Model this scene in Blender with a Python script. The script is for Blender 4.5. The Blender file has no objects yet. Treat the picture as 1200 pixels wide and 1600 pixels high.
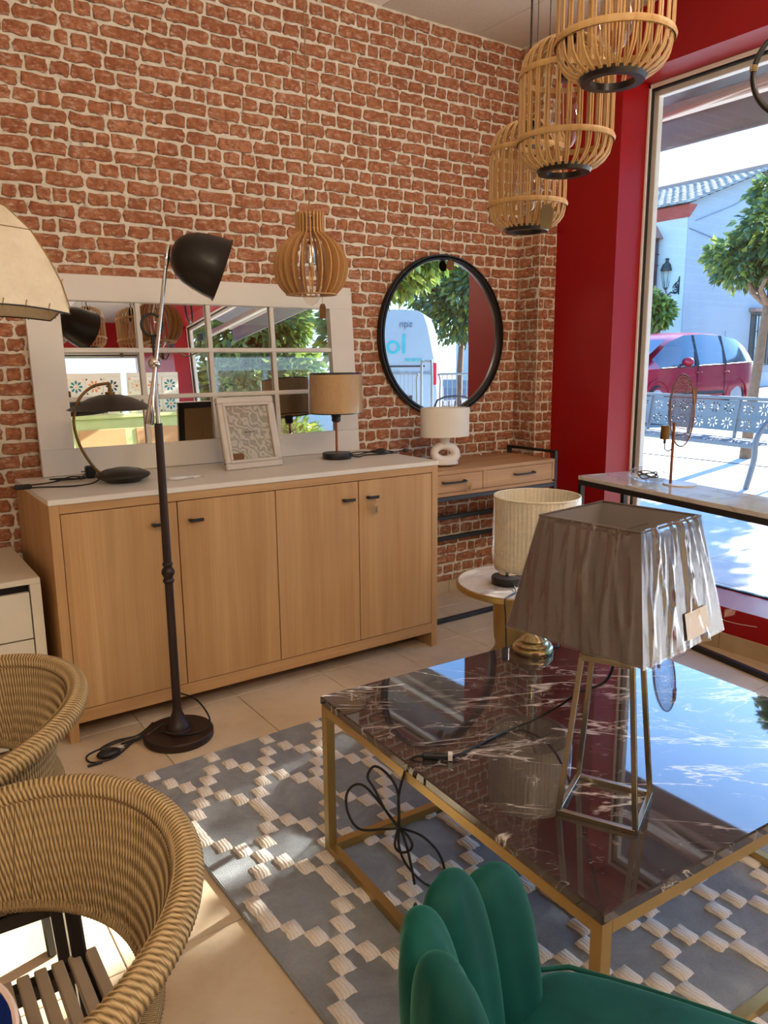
import bpy, math, random
from math import sin, cos, pi, radians, sqrt, atan2
from mathutils import Vector, Matrix

random.seed(7)
S = bpy.context.scene
COL = S.collection

# ------------------------------------------------------------------ camera
YAW, PITCH, ROLL = radians(34.519), radians(11.2126), radians(0.525)
fw = Vector((sin(YAW)*cos(PITCH), cos(YAW)*cos(PITCH), -sin(PITCH)))
rt = Vector((cos(YAW), -sin(YAW), 0)); dn = fw.cross(rt)
r2 = rt*cos(ROLL) + dn*sin(ROLL); d2 = -rt*sin(ROLL) + dn*cos(ROLL)
cd = bpy.data.cameras.new('camera'); cam = bpy.data.objects.new('camera', cd); COL.objects.link(cam)
cam.matrix_world = Matrix((( r2.x, -d2.x, -fw.x, 0), (r2.y, -d2.y, -fw.y, 0), (r2.z, -d2.z, -fw.z, 1.35), (0, 0, 0, 1)))
cd.sensor_fit = 'HORIZONTAL'; cd.sensor_width = 36; cd.lens = 36*1204/1200
cd.clip_start = 0.02; cd.clip_end = 300
S.camera = cam

# ------------------------------------------------------------------ sky, sun, exposure
SUN_AZ = Vector((1.0, 0.22)).normalized(); SUN_EL = radians(27.5)
w = bpy.data.worlds.new('sky'); S.world = w; w.use_nodes = True
nt = w.node_tree; nt.nodes.clear()
sky = nt.nodes.new('ShaderNodeTexSky'); sky.sky_type = 'NISHITA'; sky.sun_disc = False
sky.sun_elevation = SUN_EL; sky.sun_rotation = atan2(SUN_AZ.x, SUN_AZ.y)
sky.air_density = 1.0; sky.dust_density = 0.25; sky.ozone_density = 3.0
bg = nt.nodes.new('ShaderNodeBackground'); bg.inputs['Strength'].default_value = 0.8
wo = nt.nodes.new('ShaderNodeOutputWorld')
tint = nt.nodes.new('ShaderNodeMix'); tint.data_type = 'RGBA'; tint.blend_type = 'MULTIPLY'; tint.inputs[0].default_value = 1.0; tint.inputs[7].default_value = (0.60, 0.82, 1.06, 1)
nt.links.new(sky.outputs[0], tint.inputs[6]); nt.links.new(tint.outputs[2], bg.inputs[0]); nt.links.new(bg.outputs[0], wo.inputs[0])
sd = bpy.data.lights.new('sun', 'SUN'); sd.energy = 20.0; sd.angle = radians(0.6); sd.color = (1, 0.955, 0.88)
so = bpy.data.objects.new('sun', sd); COL.objects.link(so)
sdir = Vector((SUN_AZ.x*cos(SUN_EL), SUN_AZ.y*cos(SUN_EL), sin(SUN_EL)))
so.rotation_euler = sdir.to_track_quat('Z', 'Y').to_euler(); so.location = (8, 2, 8)
FILL_STRENGTH = 64.0  # emission strength of the added interior fill globes
S.view_settings.view_transform = 'Standard'; S.view_settings.look = 'None'
S.view_settings.gamma = 1.0; S.view_settings.use_curve_mapping = False
S.view_settings.exposure = 0.28
S.cycles.max_bounces = 10; S.cycles.transparent_max_bounces = 24
S.cycles.glossy_bounces = 6; S.cycles.diffuse_bounces = 5
S.cycles.sample_clamp_indirect = 6.0; S.cycles.use_denoising = True
S.cycles.caustics_reflective = False; S.cycles.caustics_refractive = False

# ------------------------------------------------------------------ materials
def lin(c):
    return tuple((x/255/12.92 if x/255 <= 0.04045 else ((x/255+0.055)/1.055)**2.4) for x in c)

class NT:
    def __init__(s, name):
        s.m = bpy.data.materials.new(name); s.m.use_nodes = True
        s.n = s.m.node_tree.nodes; s.l = s.m.node_tree.links
        s.b = s.n['Principled BSDF']; s.out = s.n['Material Output']
    def node(s, t, **k):
        n = s.n.new(t)
        for a, v in k.items(): setattr(n, a, v)
        return n
    def link(s, a, b): s.l.new(a, b)
    def coords(s, scale=(1, 1, 1), kind='Object'):
        tc = s.node('ShaderNodeTexCoord'); mp = s.node('ShaderNodeMapping')
        s.link(tc.outputs[kind], mp.inputs[0]); mp.inputs['Scale'].default_value = scale
        return mp.outputs[0]
    def world(s, scale=(1, 1, 1)):
        g = s.node('ShaderNodeNewGeometry'); mp = s.node('ShaderNodeMapping')
        s.link(g.outputs['Position'], mp.inputs[0]); mp.inputs['Scale'].default_value = scale
        return mp.outputs[0]
    def noise(s, co, scale, detail=4, rough=0.55, dist=0):
        n = s.node('ShaderNodeTexNoise'); s.link(co, n.inputs['Vector'])
        n.inputs['Scale'].default_value = scale; n.inputs['Detail'].default_value = detail
        n.inputs['Roughness'].default_value = rough; n.inputs['Distortion'].default_value = dist
        return n.outputs['Fac']
    def ramp(s, fac, stops):
        r = s.node('ShaderNodeValToRGB'); s.link(fac, r.inputs[0]); e = r.color_ramp.elements
        while len(e) < len(stops): e.new(0.5)
        for i, (p, c) in enumerate(stops):
            e[i].position = p; e[i].color = (*c, 1) if len(c) == 3 else c
        return r.outputs[0]
    def mix(s, fac, a, b, mode='MIX'):
        m = s.node('ShaderNodeMix', data_type='RGBA', blend_type=mode)
        for sock, v in ((m.inputs[0], fac), (m.inputs[6], a), (m.inputs[7], b)):
            if hasattr(v, 'is_linked') or hasattr(v, 'links'): s.link(v, sock)
            else: sock.default_value = v if isinstance(v, (int, float)) else (*v, 1)
        return m.outputs[2]
    def bump(s, h, strength, dist=0.01):
        b = s.node('ShaderNodeBump'); s.link(h, b.inputs['Height'])
        b.inputs['Strength'].default_value = strength; b.inputs['Distance'].default_value = dist
        s.link(b.outputs[0], s.b.inputs['Normal']); return b
    def set(s, **k):
        for a, v in k.items():
            i = s.b.inputs[a.replace('_', ' ')]
            if hasattr(v, 'links'): s.link(v, i)
            else: i.default_value = (*v, 1) if isinstance(v, tuple) and len(v) == 3 else v
        return s

M = {}
def plain(name, rgb, rough=0.5, metal=0.0, var=0.06, vs=6, bump=0.0, bs=200, spec=0.5, sheen=0.0):
    t = NT(name); c = lin(rgb); co = t.world()
    f = t.noise(co, vs, 3)
    lo = tuple(x*(1-var) for x in c); hi = tuple(min(1, x*(1+var)) for x in c)
    t.set(Base_Color=t.ramp(f, [(0.3, lo), (0.7, hi)]), Roughness=rough, Metallic=metal, Specular_IOR_Level=spec)
    if sheen: t.set(Sheen_Weight=sheen, Sheen_Roughness=0.4)
    if bump: t.bump(t.noise(t.coords(), bs, 3), bump, 0.002)
    M[name] = t.m; return t

plain('black_metal', (24, 23, 24), 0.42, 0.0, 0.1)
plain('charcoal_metal', (52, 54, 58), 0.45, 0.3, 0.08)
plain('bronze', (46, 30, 26), 0.42, 0.25, 0.12)
plain('dark_shade', (44, 40, 34), 0.48, 0.1, 0.1, 8)
plain('gloss_black', (22, 17, 15), 0.33, 0.0, 0.08)
plain('chrome', (215, 212, 206), 0.12, 1.0, 0.02)
plain('nickel', (176, 164, 140), 0.27, 1.0, 0.05)
plain('gold', (174, 146, 90), 0.33, 0.75, 0.06)
plain('brass', (178, 162, 124), 0.22, 1.0, 0.05)
plain('antique_brass', (128, 96, 48), 0.34, 0.85, 0.1)
plain('rose_gold', (150, 92, 62), 0.3, 0.8, 0.05)
plain('copper_mesh', (150, 104, 72), 0.4, 0.7, 0.1)
plain('white_lacquer', (226, 220, 208), 0.42, 0, 0.02)
plain('ivory_lacquer', (214, 206, 186), 0.5, 0, 0.03)
plain('white_ceramic', (236, 230, 222), 0.45, 0, 0.02, bump=0.15, bs=60)
plain('white_fabric', (232, 226, 214), 0.9, 0, 0.03, bump=0.3, bs=500)
plain('taupe_inside', (140, 130, 124), 0.9, 0, 0.03)
plain('red_paint', (156, 6, 14), 0.38, 0, 0.05, 3, bump=0.08, bs=40, spec=0.35)
plain('white_wall', (226, 220, 208), 0.85, 0, 0.03)
plain('cable', (18, 18, 18), 0.5, 0, 0.05)
plain('white_cable', (226, 222, 214), 0.4, 0, 0.02)
plain('dark_gap', (22, 18, 15), 0.9, 0, 0.05)
plain('cork_tag', (112, 78, 40), 0.85, 0, 0.12, 60)
plain('kraft_tag', (180, 146, 104), 0.85, 0, 0.08, 60)
plain('olive_tag', (112, 96, 62), 0.8, 0, 0.08, 60)
plain('label_ink', (90, 72, 54), 0.9)
plain('frame_grey', (206, 196, 182), 0.35, 0, 0.05, 12)
plain('frame_alu', (242, 240, 232), 0.4, 0.0, 0.02)
plain('gasket', (22, 24, 26), 0.6)
plain('slat_taupe', (150, 132, 108), 0.62, 0, 0.06, 20)
plain('bowl_blue', (26, 44, 112), 0.25, 0, 0.2, 14)
plain('bowl_rim', (214, 190, 178), 0.35)
plain('bench_grey', (112, 115, 118), 0.5, 0.2, 0.05)
plain('facade', (170, 174, 178), 0.9, 0, 0.04, 0.8, bump=0.2, bs=6)
plain('facade_warm', (190, 194, 190), 0.9, 0, 0.04, 0.8, bump=0.2, bs=6)
plain('facade_red', (176, 84, 74), 0.85, 0, 0.12, 3)
plain('plinth', (196, 200, 206), 0.9, 0, 0.05, 2)
plain('stone_trim', (160, 126, 112), 0.85, 0, 0.08, 6)
plain('iron', (38, 40, 46), 0.6, 0.2)
plain('iron_green', (44, 58, 56), 0.55, 0.2)
plain('shutter', (84, 66, 70), 0.7, 0, 0.1, 10)
plain('awning_grey', (146, 154, 160), 0.85, 0, 0.08, 3, bump=0.3, bs=12)
plain('awning_white', (228, 224, 212), 0.5)
plain('asphalt', (120, 120, 122), 0.95, 0, 0.1, 5, bump=0.3, bs=60)
plain('car_red', (168, 24, 44), 0.22, 0.15, 0.03, spec=0.6)
plain('car_trim', (40, 42, 46), 0.5)
plain('tyre', (28, 28, 30), 0.8)
plain('alloy', (190, 192, 196), 0.3, 0.7)
plain('van_white', (168, 184, 196), 0.35, 0, 0.02)
plain('turquoise', (40, 190, 196), 0.5)
plain('blue_grey_ink', (96, 120, 140), 0.6)
plain('tail_red', (206, 34, 60), 0.3)
plain('galvanised', (150, 156, 160), 0.4, 0.6)
plain('bark', (122, 96, 76), 0.9, 0, 0.2, 20, bump=0.5, bs=40)
plain('mdf', (196, 156, 108), 0.75, 0, 0.05)
plain('green_paint', (186, 204, 140), 0.5)
plain('stone_white', (206, 202, 192), 0.35, 0, 0.08, 5)
plain('lamp_glass_frost', (226, 230, 226), 0.3)
plain('thread', (150, 124, 88), 0.9)
plain('paper_white', (232, 230, 224), 0.8)

def emis(name, rgb, strength):
    t = NT(name); t.set(Base_Color=lin(rgb), Emission_Color=lin(rgb), Emission_Strength=strength); M[name] = t.m
emis('fill_glow', (255, 234, 208), FILL_STRENGTH)  # warm glow of the fill globes added out of view
emis('filament', (220, 160, 90), 0.25)

# mirror
t = NT('mirror'); t.set(Base_Color=(0.86, 0.87, 0.86), Metallic=1.0, Roughness=0.0); M['mirror'] = t.m

# thin clear glass and films: a fresnel mix of clear transmission and gloss
def film(name, tint, rough, ior, gain=1.0, bump=0, bs=10, stretch=(1, 1, 1), veil=None, veil_amt=0.0):
    t = NT(name); t.n.remove(t.b)
    tr = t.node('ShaderNodeBsdfTransparent'); tr.inputs[0].default_value = (*tint, 1)
    gl = t.node('ShaderNodeBsdfGlossy'); gl.inputs['Roughness'].default_value = rough
    gl.inputs[0].default_value = (1, 1, 1, 1)
    fr = t.node('ShaderNodeFresnel'); ge = t.node('ShaderNodeNewGeometry'); mr_ = t.node('ShaderNodeMapRange')
    t.link(ge.outputs['Backfacing'], mr_.inputs[0]); mr_.inputs['To Min'].default_value = ior; mr_.inputs['To Max'].default_value = 1/ior; t.link(mr_.outputs[0], fr.inputs['IOR'])
    mu = t.node('ShaderNodeMath', operation='MULTIPLY', use_clamp=True); mu.inputs[1].default_value = gain
    t.link(fr.outputs[0], mu.inputs[0])
    mx = t.node('ShaderNodeMixShader'); t.link(mu.outputs[0], mx.inputs[0])
    base = tr.outputs[0]
    if bump:
        b = t.node('ShaderNodeBump'); b.inputs['Strength'].default_value = bump; b.inputs['Distance'].default_value = 0.01
        co = t.coords(stretch)
        h = t.noise(co, bs, 3, 0.6, 1.2); t.link(h, b.inputs['Height'])
        for n in (gl, fr): t.link(b.outputs[0], n.inputs['Normal'])
        if veil:
            df = t.node('ShaderNodeBsdfDiffuse'); df.inputs[0].default_value = (*lin(veil), 1)
            m2 = t.node('ShaderNodeMixShader')
            r = t.ramp(h, [(0.45, (0, 0, 0)), (0.62, (veil_amt,)*3)])
            t.link(r, m2.inputs[0]); t.link(base, m2.inputs[1]); t.link(df.outputs[0], m2.inputs[2]); base = m2.outputs[0]
    t.link(base, mx.inputs[1]); t.link(gl.outputs[0], mx.inputs[2]); t.link(mx.outputs[0], t.out.inputs[0])
    M[name] = t.m
film('window_glass', (0.95, 0.97, 0.96), 0.0, 1.45, 0.8)
film('bulb_glass', (0.96, 0.94, 0.9), 0.02, 1.45, 1.6)
film('picture_glass', (0.97, 0.97, 0.97), 0.02, 1.4, 0.8)
film('plastic_film', (0.985, 0.985, 0.985), 0.10, 1.5, 2.2, 0.25, 5, (1.8, 1.8, 0.5), (236, 226, 222), 0.03)
film('thin_wrap', (0.99, 0.99, 0.99), 0.08, 1.4, 1.0)
film('clear_bag', (0.985, 0.985, 0.985), 0.12, 1.5, 1.5, 0.6, 22, (1, 1, 1), (236, 238, 240), 0.10)
t = NT('car_glass'); t.set(Base_Color=lin((58, 78, 92)), Roughness=0.04, Specular_IOR_Level=0.9); M['car_glass'] = t.m
t = NT('far_glass'); t.set(Base_Color=lin((120, 150, 170)), Roughness=0.08); M['far_glass'] = t.m

def wood(name, rgb1, rgb2, sc, axis='z', rough=0.5, strong=0.8):
    t = NT(name); s = {'z': (1, 1, 0.045), 'x': (0.045, 1, 1), 'y': (1, 0.045, 1)}[axis]
    co = t.coords(s); f = t.noise(co, sc, 5, 0.62, 0.35)
    f2 = t.noise(t.coords(tuple(x*(6 if x == 1 else 1.5) for x in s)), sc*1.8, 3, 0.6)
    a, b = lin(rgb1), lin(rgb2)
    c = t.ramp(f, [(0.28, a), (0.5, tuple((x+y)/2 for x, y in zip(a, b))), (0.72, b)])
    d = t.ramp(f2, [(0.3, (0.84, 0.82, 0.8)), (0.7, (1, 1, 1))])
    t.set(Base_Color=t.mix(strong, c, d, 'MULTIPLY'), Roughness=rough)
    t.bump(f2, 0.12, 0.002); M[name] = t.m
wood('oak_vertical', (178, 134, 84), (204, 164, 112), 14, 'z')
wood('oak_horizontal', (176, 130, 82), (206, 166, 114), 14, 'x')
wood('oak_console', (170, 124, 80), (202, 160, 112), 12, 'x', 0.6)
wood('oak_console_side', (170, 124, 80), (202, 160, 112), 12, 'y', 0.6)
wood('plywood', (182, 134, 78), (208, 162, 104), 30, 'z', 0.6)
wood('bamboo', (186, 142, 84), (220, 182, 122), 40, 'z', 0.45)

# brick and mortar of the papered wall
t = NT('brick'); co = t.world()
f1 = t.noise(co, 5, 3); f2 = t.noise(co, 42, 6, 0.68); f3 = t.noise(t.world((1, 1, 2.2)), 26, 5, 0.7)
c = t.ramp(f1, [(0.3, lin((160, 100, 68))), (0.5, lin((178, 116, 80))), (0.72, lin((194, 136, 100)))])
c = t.mix(t.ramp(f2, [(0.42, (0, 0, 0)), (0.62, (0.8,)*3)]), c, lin((130, 76, 52)))
c = t.mix(t.ramp(f3, [(0.52, (0, 0, 0)), (0.70, (0.8,)*3)]), c, lin((226, 198, 176)))
t.set(Base_Color=c, Roughness=0.85, Specular_IOR_Level=0.25); t.bump(f2, 0.35, 0.004); M['brick'] = t.m
t = NT('brick_edge'); f = t.noise(t.world(), 60, 3); t.set(Base_Color=t.ramp(f, [(0.35, lin((84, 62, 48))), (0.6, lin((168, 150, 130)))]), Roughness=0.9); M['brick_edge'] = t.m
t = NT('mortar'); co = t.world(); f1 = t.noise(co, 30, 6, 0.7); f2 = t.noise(co, 9, 3)
c = t.ramp(f1, [(0.30, lin((160, 146, 126))), (0.40, lin((226, 216, 196))), (0.7, lin((246, 238, 220)))])
t.set(Base_Color=c, Roughness=0.9, Specular_IOR_Level=0.2); t.bump(f1, 0.5, 0.005); M['mortar'] = t.m

# floor tiles
t = NT('floor_tile'); co = t.world(); f = t.noise(co, 2.6, 5, 0.6, 0.6); f2 = t.noise(co, 14, 4, 0.65)
c = t.ramp(f, [(0.28, lin((196, 172, 142))), (0.5, lin((214, 194, 164))), (0.75, lin((224, 208, 184)))])
c = t.mix(t.ramp(f2, [(0.55, (0, 0, 0)), (0.8, (0.35,)*3)]), c, lin((172, 146, 118)))
oi = t.node('ShaderNodeObjectInfo'); c = t.mix(0.25, c, t.ramp(oi.outputs['Random'], [(0, (0.86, 0.85, 0.84)), (1, (1, 1, 1))]), 'MULTIPLY')
t.set(Base_Color=c, Roughness=0.42, Specular_IOR_Level=0.35); t.bump(f2, 0.08, 0.003); M['floor_tile'] = t.m
plain('grout', (150, 132, 112), 0.9)
t = NT('kerb_tile'); f = t.noise(t.world(), 5, 4); t.set(Base_Color=t.ramp(f, [(0.3, lin((176, 152, 118))), (0.7, lin((206, 186, 152)))]), Roughness=0.5); M['kerb_tile'] = t.m
t = NT('ceiling'); f = t.noise(t.world(), 60, 3); t.set(Base_Color=t.ramp(f, [(0.3, lin((244, 234, 220))), (0.7, lin((250, 242, 230)))]), Roughness=0.9); M['ceiling'] = t.m
plain('seam', (168, 150, 134), 0.9)

# paving outside
t = NT('paving'); co = t.world(); f = t.noise(co, 3, 4); f2 = t.noise(co, 40, 3)
t.set(Base_Color=t.mix(0.5, t.ramp(f, [(0.3, lin((206, 200, 190))), (0.7, lin((226, 220, 212)))]), t.ramp(f2, [(0.3, (0.8, 0.8, 0.8)), (0.7, (1, 1, 1))]), 'MULTIPLY'), Roughness=0.85); M['paving'] = t.m
plain('paving_joint', (150, 144, 136), 0.9)

# marbles
def marble(name, base, vein, base2, sc, wid, rough, warp=0.5):
    t = NT(name); co = t.coords((1, 1, 1))
    n = t.node('ShaderNodeTexNoise'); t.link(co, n.inputs['Vector']); n.inputs['Scale'].default_value = 3.0; n.inputs['Detail'].default_value = 5
    va = t.node('ShaderNodeVectorMath', operation='MULTIPLY_ADD'); t.link(n.outputs['Color'], va.inputs[0]); va.inputs[1].default_value = (warp,)*3
    mp = t.node('ShaderNodeMapping'); t.link(co, mp.inputs[0]); mp.inputs['Scale'].default_value = (1.0, 1.9, 1.0); mp.inputs['Rotation'].default_value = (0, 0, 0.35)
    t.link(mp.outputs[0], va.inputs[2])
    col = t.ramp(t.noise(co, 2.5, 6, 0.65, 1.0), [(0.3, lin(base)), (0.7, lin(base2))])
    for k, (s_, w_, a_) in enumerate(((sc, wid, 0.85), (sc*2.3, wid*0.9, 0.4))):
        v = t.node('ShaderNodeTexVoronoi', feature='DISTANCE_TO_EDGE'); v.inputs['Scale'].default_value = s_; t.link(va.outputs[0], v.inputs['Vector'])
        r = t.ramp(v.outputs['Distance'], [(0.0, (1, 1, 1)), (w_, (0, 0, 0))])
        br = t.ramp(t.noise(t.coords(), 6+4*k, 4, 0.6), [(0.44, (0, 0, 0)), (0.6, (a_,)*3)])
        fac = t.mix(1.0, r, br, 'MULTIPLY'); col = t.mix(fac, col, lin(vein))
    t.set(Base_Color=col, Roughness=rough, Specular_IOR_Level=0.75); M[name] = t.m; return t
t = NT('black_marble'); tc = t.node('ShaderNodeTexCoord'); mp = t.node('ShaderNodeMapping'); t.link(tc.outputs['Object'], mp.inputs[0])
mp.inputs['Rotation'].default_value = (0, 0, radians(32)); mp2 = t.node('ShaderNodeMapping'); t.link(mp.outputs[0], mp2.inputs[0]); mp2.inputs['Scale'].default_value = (0.42, 1.35, 1)
co = mp2.outputs[0]; col = t.ramp(t.noise(mp.outputs[0], 4, 6, 0.65, 1.0), [(0.3, lin((40, 34, 35))), (0.7, lin((74, 64, 63)))])
for sc_, w_, a_, d_, q_ in ((1.7, .0026, .95, .6, .40), (3.4, .0028, .7, .9, .44), (7, .0035, .45, 1.3, .48)):
    nf = t.noise(co, sc_, 6, 0.55, d_); r = t.ramp(nf, [(0.5-w_*2.2, (0, 0, 0)), (0.5-w_*.2, (1, 1, 1)), (0.5+w_*.2, (1, 1, 1)), (0.5+w_*2.2, (0, 0, 0))])
    br = t.ramp(t.noise(mp.outputs[0], 3+sc_*.8, 3, 0.6), [(q_, (0, 0, 0)), (q_+.16, (a_,)*3)])
    col = t.mix(t.mix(1.0, r, br, 'MULTIPLY'), col, lin((214, 206, 200)))
t.set(Base_Color=col, Roughness=0.03, Specular_IOR_Level=0.5, Coat_Weight=0.85, Coat_IOR=1.36, Coat_Roughness=0.0); M['black_marble'] = t.m
marble('grey_marble', (190, 186, 182), (150, 140, 134), (214, 210, 204), 3.2, 0.05, 0.1)
marble('white_marble', (204, 198, 188), (160, 146, 128), (226, 222, 214), 4.0, 0.05, 0.08)

# rug pile
t = NT('rug_grey'); co = t.world(); f = t.noise(co, 320, 3, 0.7); f2 = t.noise(co, 9, 4, 0.6, 1.0); f3 = t.noise(t.world((1, 1, 1)), 60, 3, 0.6, 2)
c = t.ramp(f2, [(0.3, lin((152, 156, 160))), (0.7, lin((178, 182, 185)))])
c = t.mix(0.55, c, t.ramp(f, [(0.3, (0.62,)*3), (0.7, (1,)*3)]), 'MULTIPLY')
t.set(Base_Color=c, Roughness=0.95, Specular_IOR_Level=0.1); b = t.bump(f, 0.8, 0.006); M['rug_grey'] = t.m
t = NT('rug_cream'); co = t.world(); f = t.noise(co, 260, 3, 0.7); wv = t.node('ShaderNodeTexWave', wave_type='BANDS', bands_direction='X')
t.link(co, wv.inputs['Vector']); wv.inputs['Scale'].default_value = 34; wv.inputs['Distortion'].default_value = 4; wv.inputs['Detail'].default_value = 2
c = t.mix(0.5, lin((242, 234, 222)), t.ramp(f, [(0.3, (0.75,)*3), (0.7, (1,)*3)]), 'MULTIPLY')
c = t.mix(t.ramp(wv.outputs['Fac'], [(0.05, (0.25,)*3), (0.3, (0,)*3)]), c, lin((176, 158, 140)))
t.set(Base_Color=c, Roughness=0.95, Specular_IOR_Level=0.1); t.bump(wv.outputs['Fac'], 0.35, 0.004); M['rug_cream'] = t.m

# velvet
t = NT('green_velvet'); co = t.coords(); f = t.noise(co, 5, 4, 0.55, 0.8)
t.set(Base_Color=t.ramp(f, [(0.3, lin((3, 54, 49))), (0.7, lin((8, 78, 70)))]), Roughness=0.72, Specular_IOR_Level=0.2, Sheen_Weight=0.35, Sheen_Roughness=0.35, Sheen_Tint=lin((90, 190, 160)))
t.bump(t.noise(co, 22, 3), 0.12, 0.01); M['green_velvet'] = t.m
# rope with a twist carried in the 'tw' attribute
t = NT('rope'); at = t.node('ShaderNodeAttribute', attribute_name='tw'); sn = t.node('ShaderNodeMath', operation='SINE'); t.link(at.outputs['Fac'], sn.inputs[0])
ma = t.node('ShaderNodeMath', operation='MULTIPLY_ADD'); t.link(sn.outputs[0], ma.inputs[0]); ma.inputs[1].default_value = 0.5; ma.inputs[2].default_value = 0.5
c = t.ramp(ma.outputs[0], [(0.0, lin((112, 90, 56))), (0.4, lin((168, 142, 100))), (1, lin((194, 168, 124)))])
t.set(Base_Color=c, Roughness=0.7, Specular_IOR_Level=0.3); t.bump(ma.outputs[0], 0.6, 0.003); M['rope'] = t.m
# parchment
t = NT('parchment'); co = t.coords(); f = t.noise(co, 9, 5, 0.6); f2 = t.noise(co, 120, 3)
c = t.mix(0.4, t.ramp(f, [(0.3, lin((214, 198, 170))), (0.7, lin((232, 220, 194)))]), t.ramp(f2, [(0.3, (0.85,)*3), (0.7, (1,)*3)]), 'MULTIPLY')
t.set(Base_Color=c, Roughness=0.8, Transmission_Weight=0.0, Subsurface_Weight=0.0); t.bump(f2, 0.2, 0.002); M['parchment'] = t.m
def weave(name, rgb, sc=700, rough=0.85):
    t = NT(name); co = t.coords(); f = t.noise(t.coords((1, 1, 0.06)), sc*0.5, 2); g = t.noise(t.coords((0.08, 0.08, 1)), sc, 2)
    c = lin(rgb); lo = tuple(x*0.78 for x in c)
    m = t.mix(0.5, t.ramp(f, [(0.35, lo), (0.65, c)]), t.ramp(g, [(0.35, lo), (0.65, c)]))
    t.set(Base_Color=m, Roughness=rough); t.bump(f, 0.2, 0.001); M[name] = t.m
weave('linen_brown', (202, 166, 118)); weave('cream_pleat', (226, 216, 190), 400); weave('taupe_satin', (92, 76, 68), 500, 0.7)
# leaves
def leaf(name, a, b, c3):
    t = NT(name); g = t.node('ShaderNodeNewGeometry'); r = g.outputs['Random Per Island']
    col = t.ramp(r, [(0.0, lin(a)), (0.6, lin(b)), (0.97, lin(c3))])
    t.n.remove(t.b); df = t.node('ShaderNodeBsdfDiffuse'); tl = t.node('ShaderNodeBsdfTranslucent'); gl = t.node('ShaderNodeBsdfGlossy'); gl.inputs['Roughness'].default_value = 0.35
    for n in (df, tl): t.link(col, n.inputs[0])
    m1 = t.node('ShaderNodeMixShader'); m1.inputs[0].default_value = 0.4; t.link(df.outputs[0], m1.inputs[1]); t.link(tl.outputs[0], m1.inputs[2])
    m2 = t.node('ShaderNodeMixShader'); m2.inputs[0].default_value = 0.06; t.link(m1.outputs[0], m2.inputs[1]); t.link(gl.outputs[0], m2.inputs[2])
    t.link(m2.outputs[0], t.out.inputs[0]); M[name] = t.m
leaf('orange_leaf', (66, 92, 56), (98, 126, 78), (160, 168, 70))
leaf('bright_leaf', (80, 112, 50), (122, 150, 72), (176, 186, 84))
# leaf pattern print in the picture frame
t = NT('leaf_print'); co = t.coords((1, 1, 1)); wv = t.node('ShaderNodeTexWave', wave_type='BANDS', bands_direction='DIAGONAL'); t.link(co, wv.inputs['Vector'])
wv.inputs['Scale'].default_value = 15; wv.inputs['Distortion'].default_value = 10; wv.inputs['Detail'].default_value = 1.0; wv.inputs['Detail Scale'].default_value = 1.8
t.set(Base_Color=t.ramp(wv.outputs['Fac'], [(0.35, lin((206, 198, 182))), (0.6, lin((170, 162, 144)))]), Roughness=0.8); M['leaf_print'] = t.m
# roof tile
t = NT('roof_tile'); f = t.noise(t.world(), 3, 5, 0.7); t.set(Base_Color=t.ramp(f, [(0.3, lin((112, 106, 98))), (0.55, lin((164, 156, 146))), (0.75, lin((196, 190, 180)))]), Roughness=0.9); M['roof_tile'] = t.m

# ------------------------------------------------------------------ geometry helpers
def frames(path, closed=False):
    P = [Vector(p) for p in path]; n = len(P); T = []
    for i in range(n):
        a = P[(i-1) % n] if (closed or i > 0) else P[i]; b = P[(i+1) % n] if (closed or i < n-1) else P[i]
        T.append((b-a).normalized() if (b-a).length > 1e-9 else Vector((0, 0, 1)))
    up = Vector((0, 0, 1)) if abs(T[0].z) < 0.9 else Vector((1, 0, 0))
    N = [(up - T[0]*up.dot(T[0])).normalized()]
    for i in range(1, n):
        v = N[-1] - T[i]*N[-1].dot(T[i]); N.append(v.normalized() if v.length > 1e-6 else N[-1])
    return P, T, N

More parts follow.
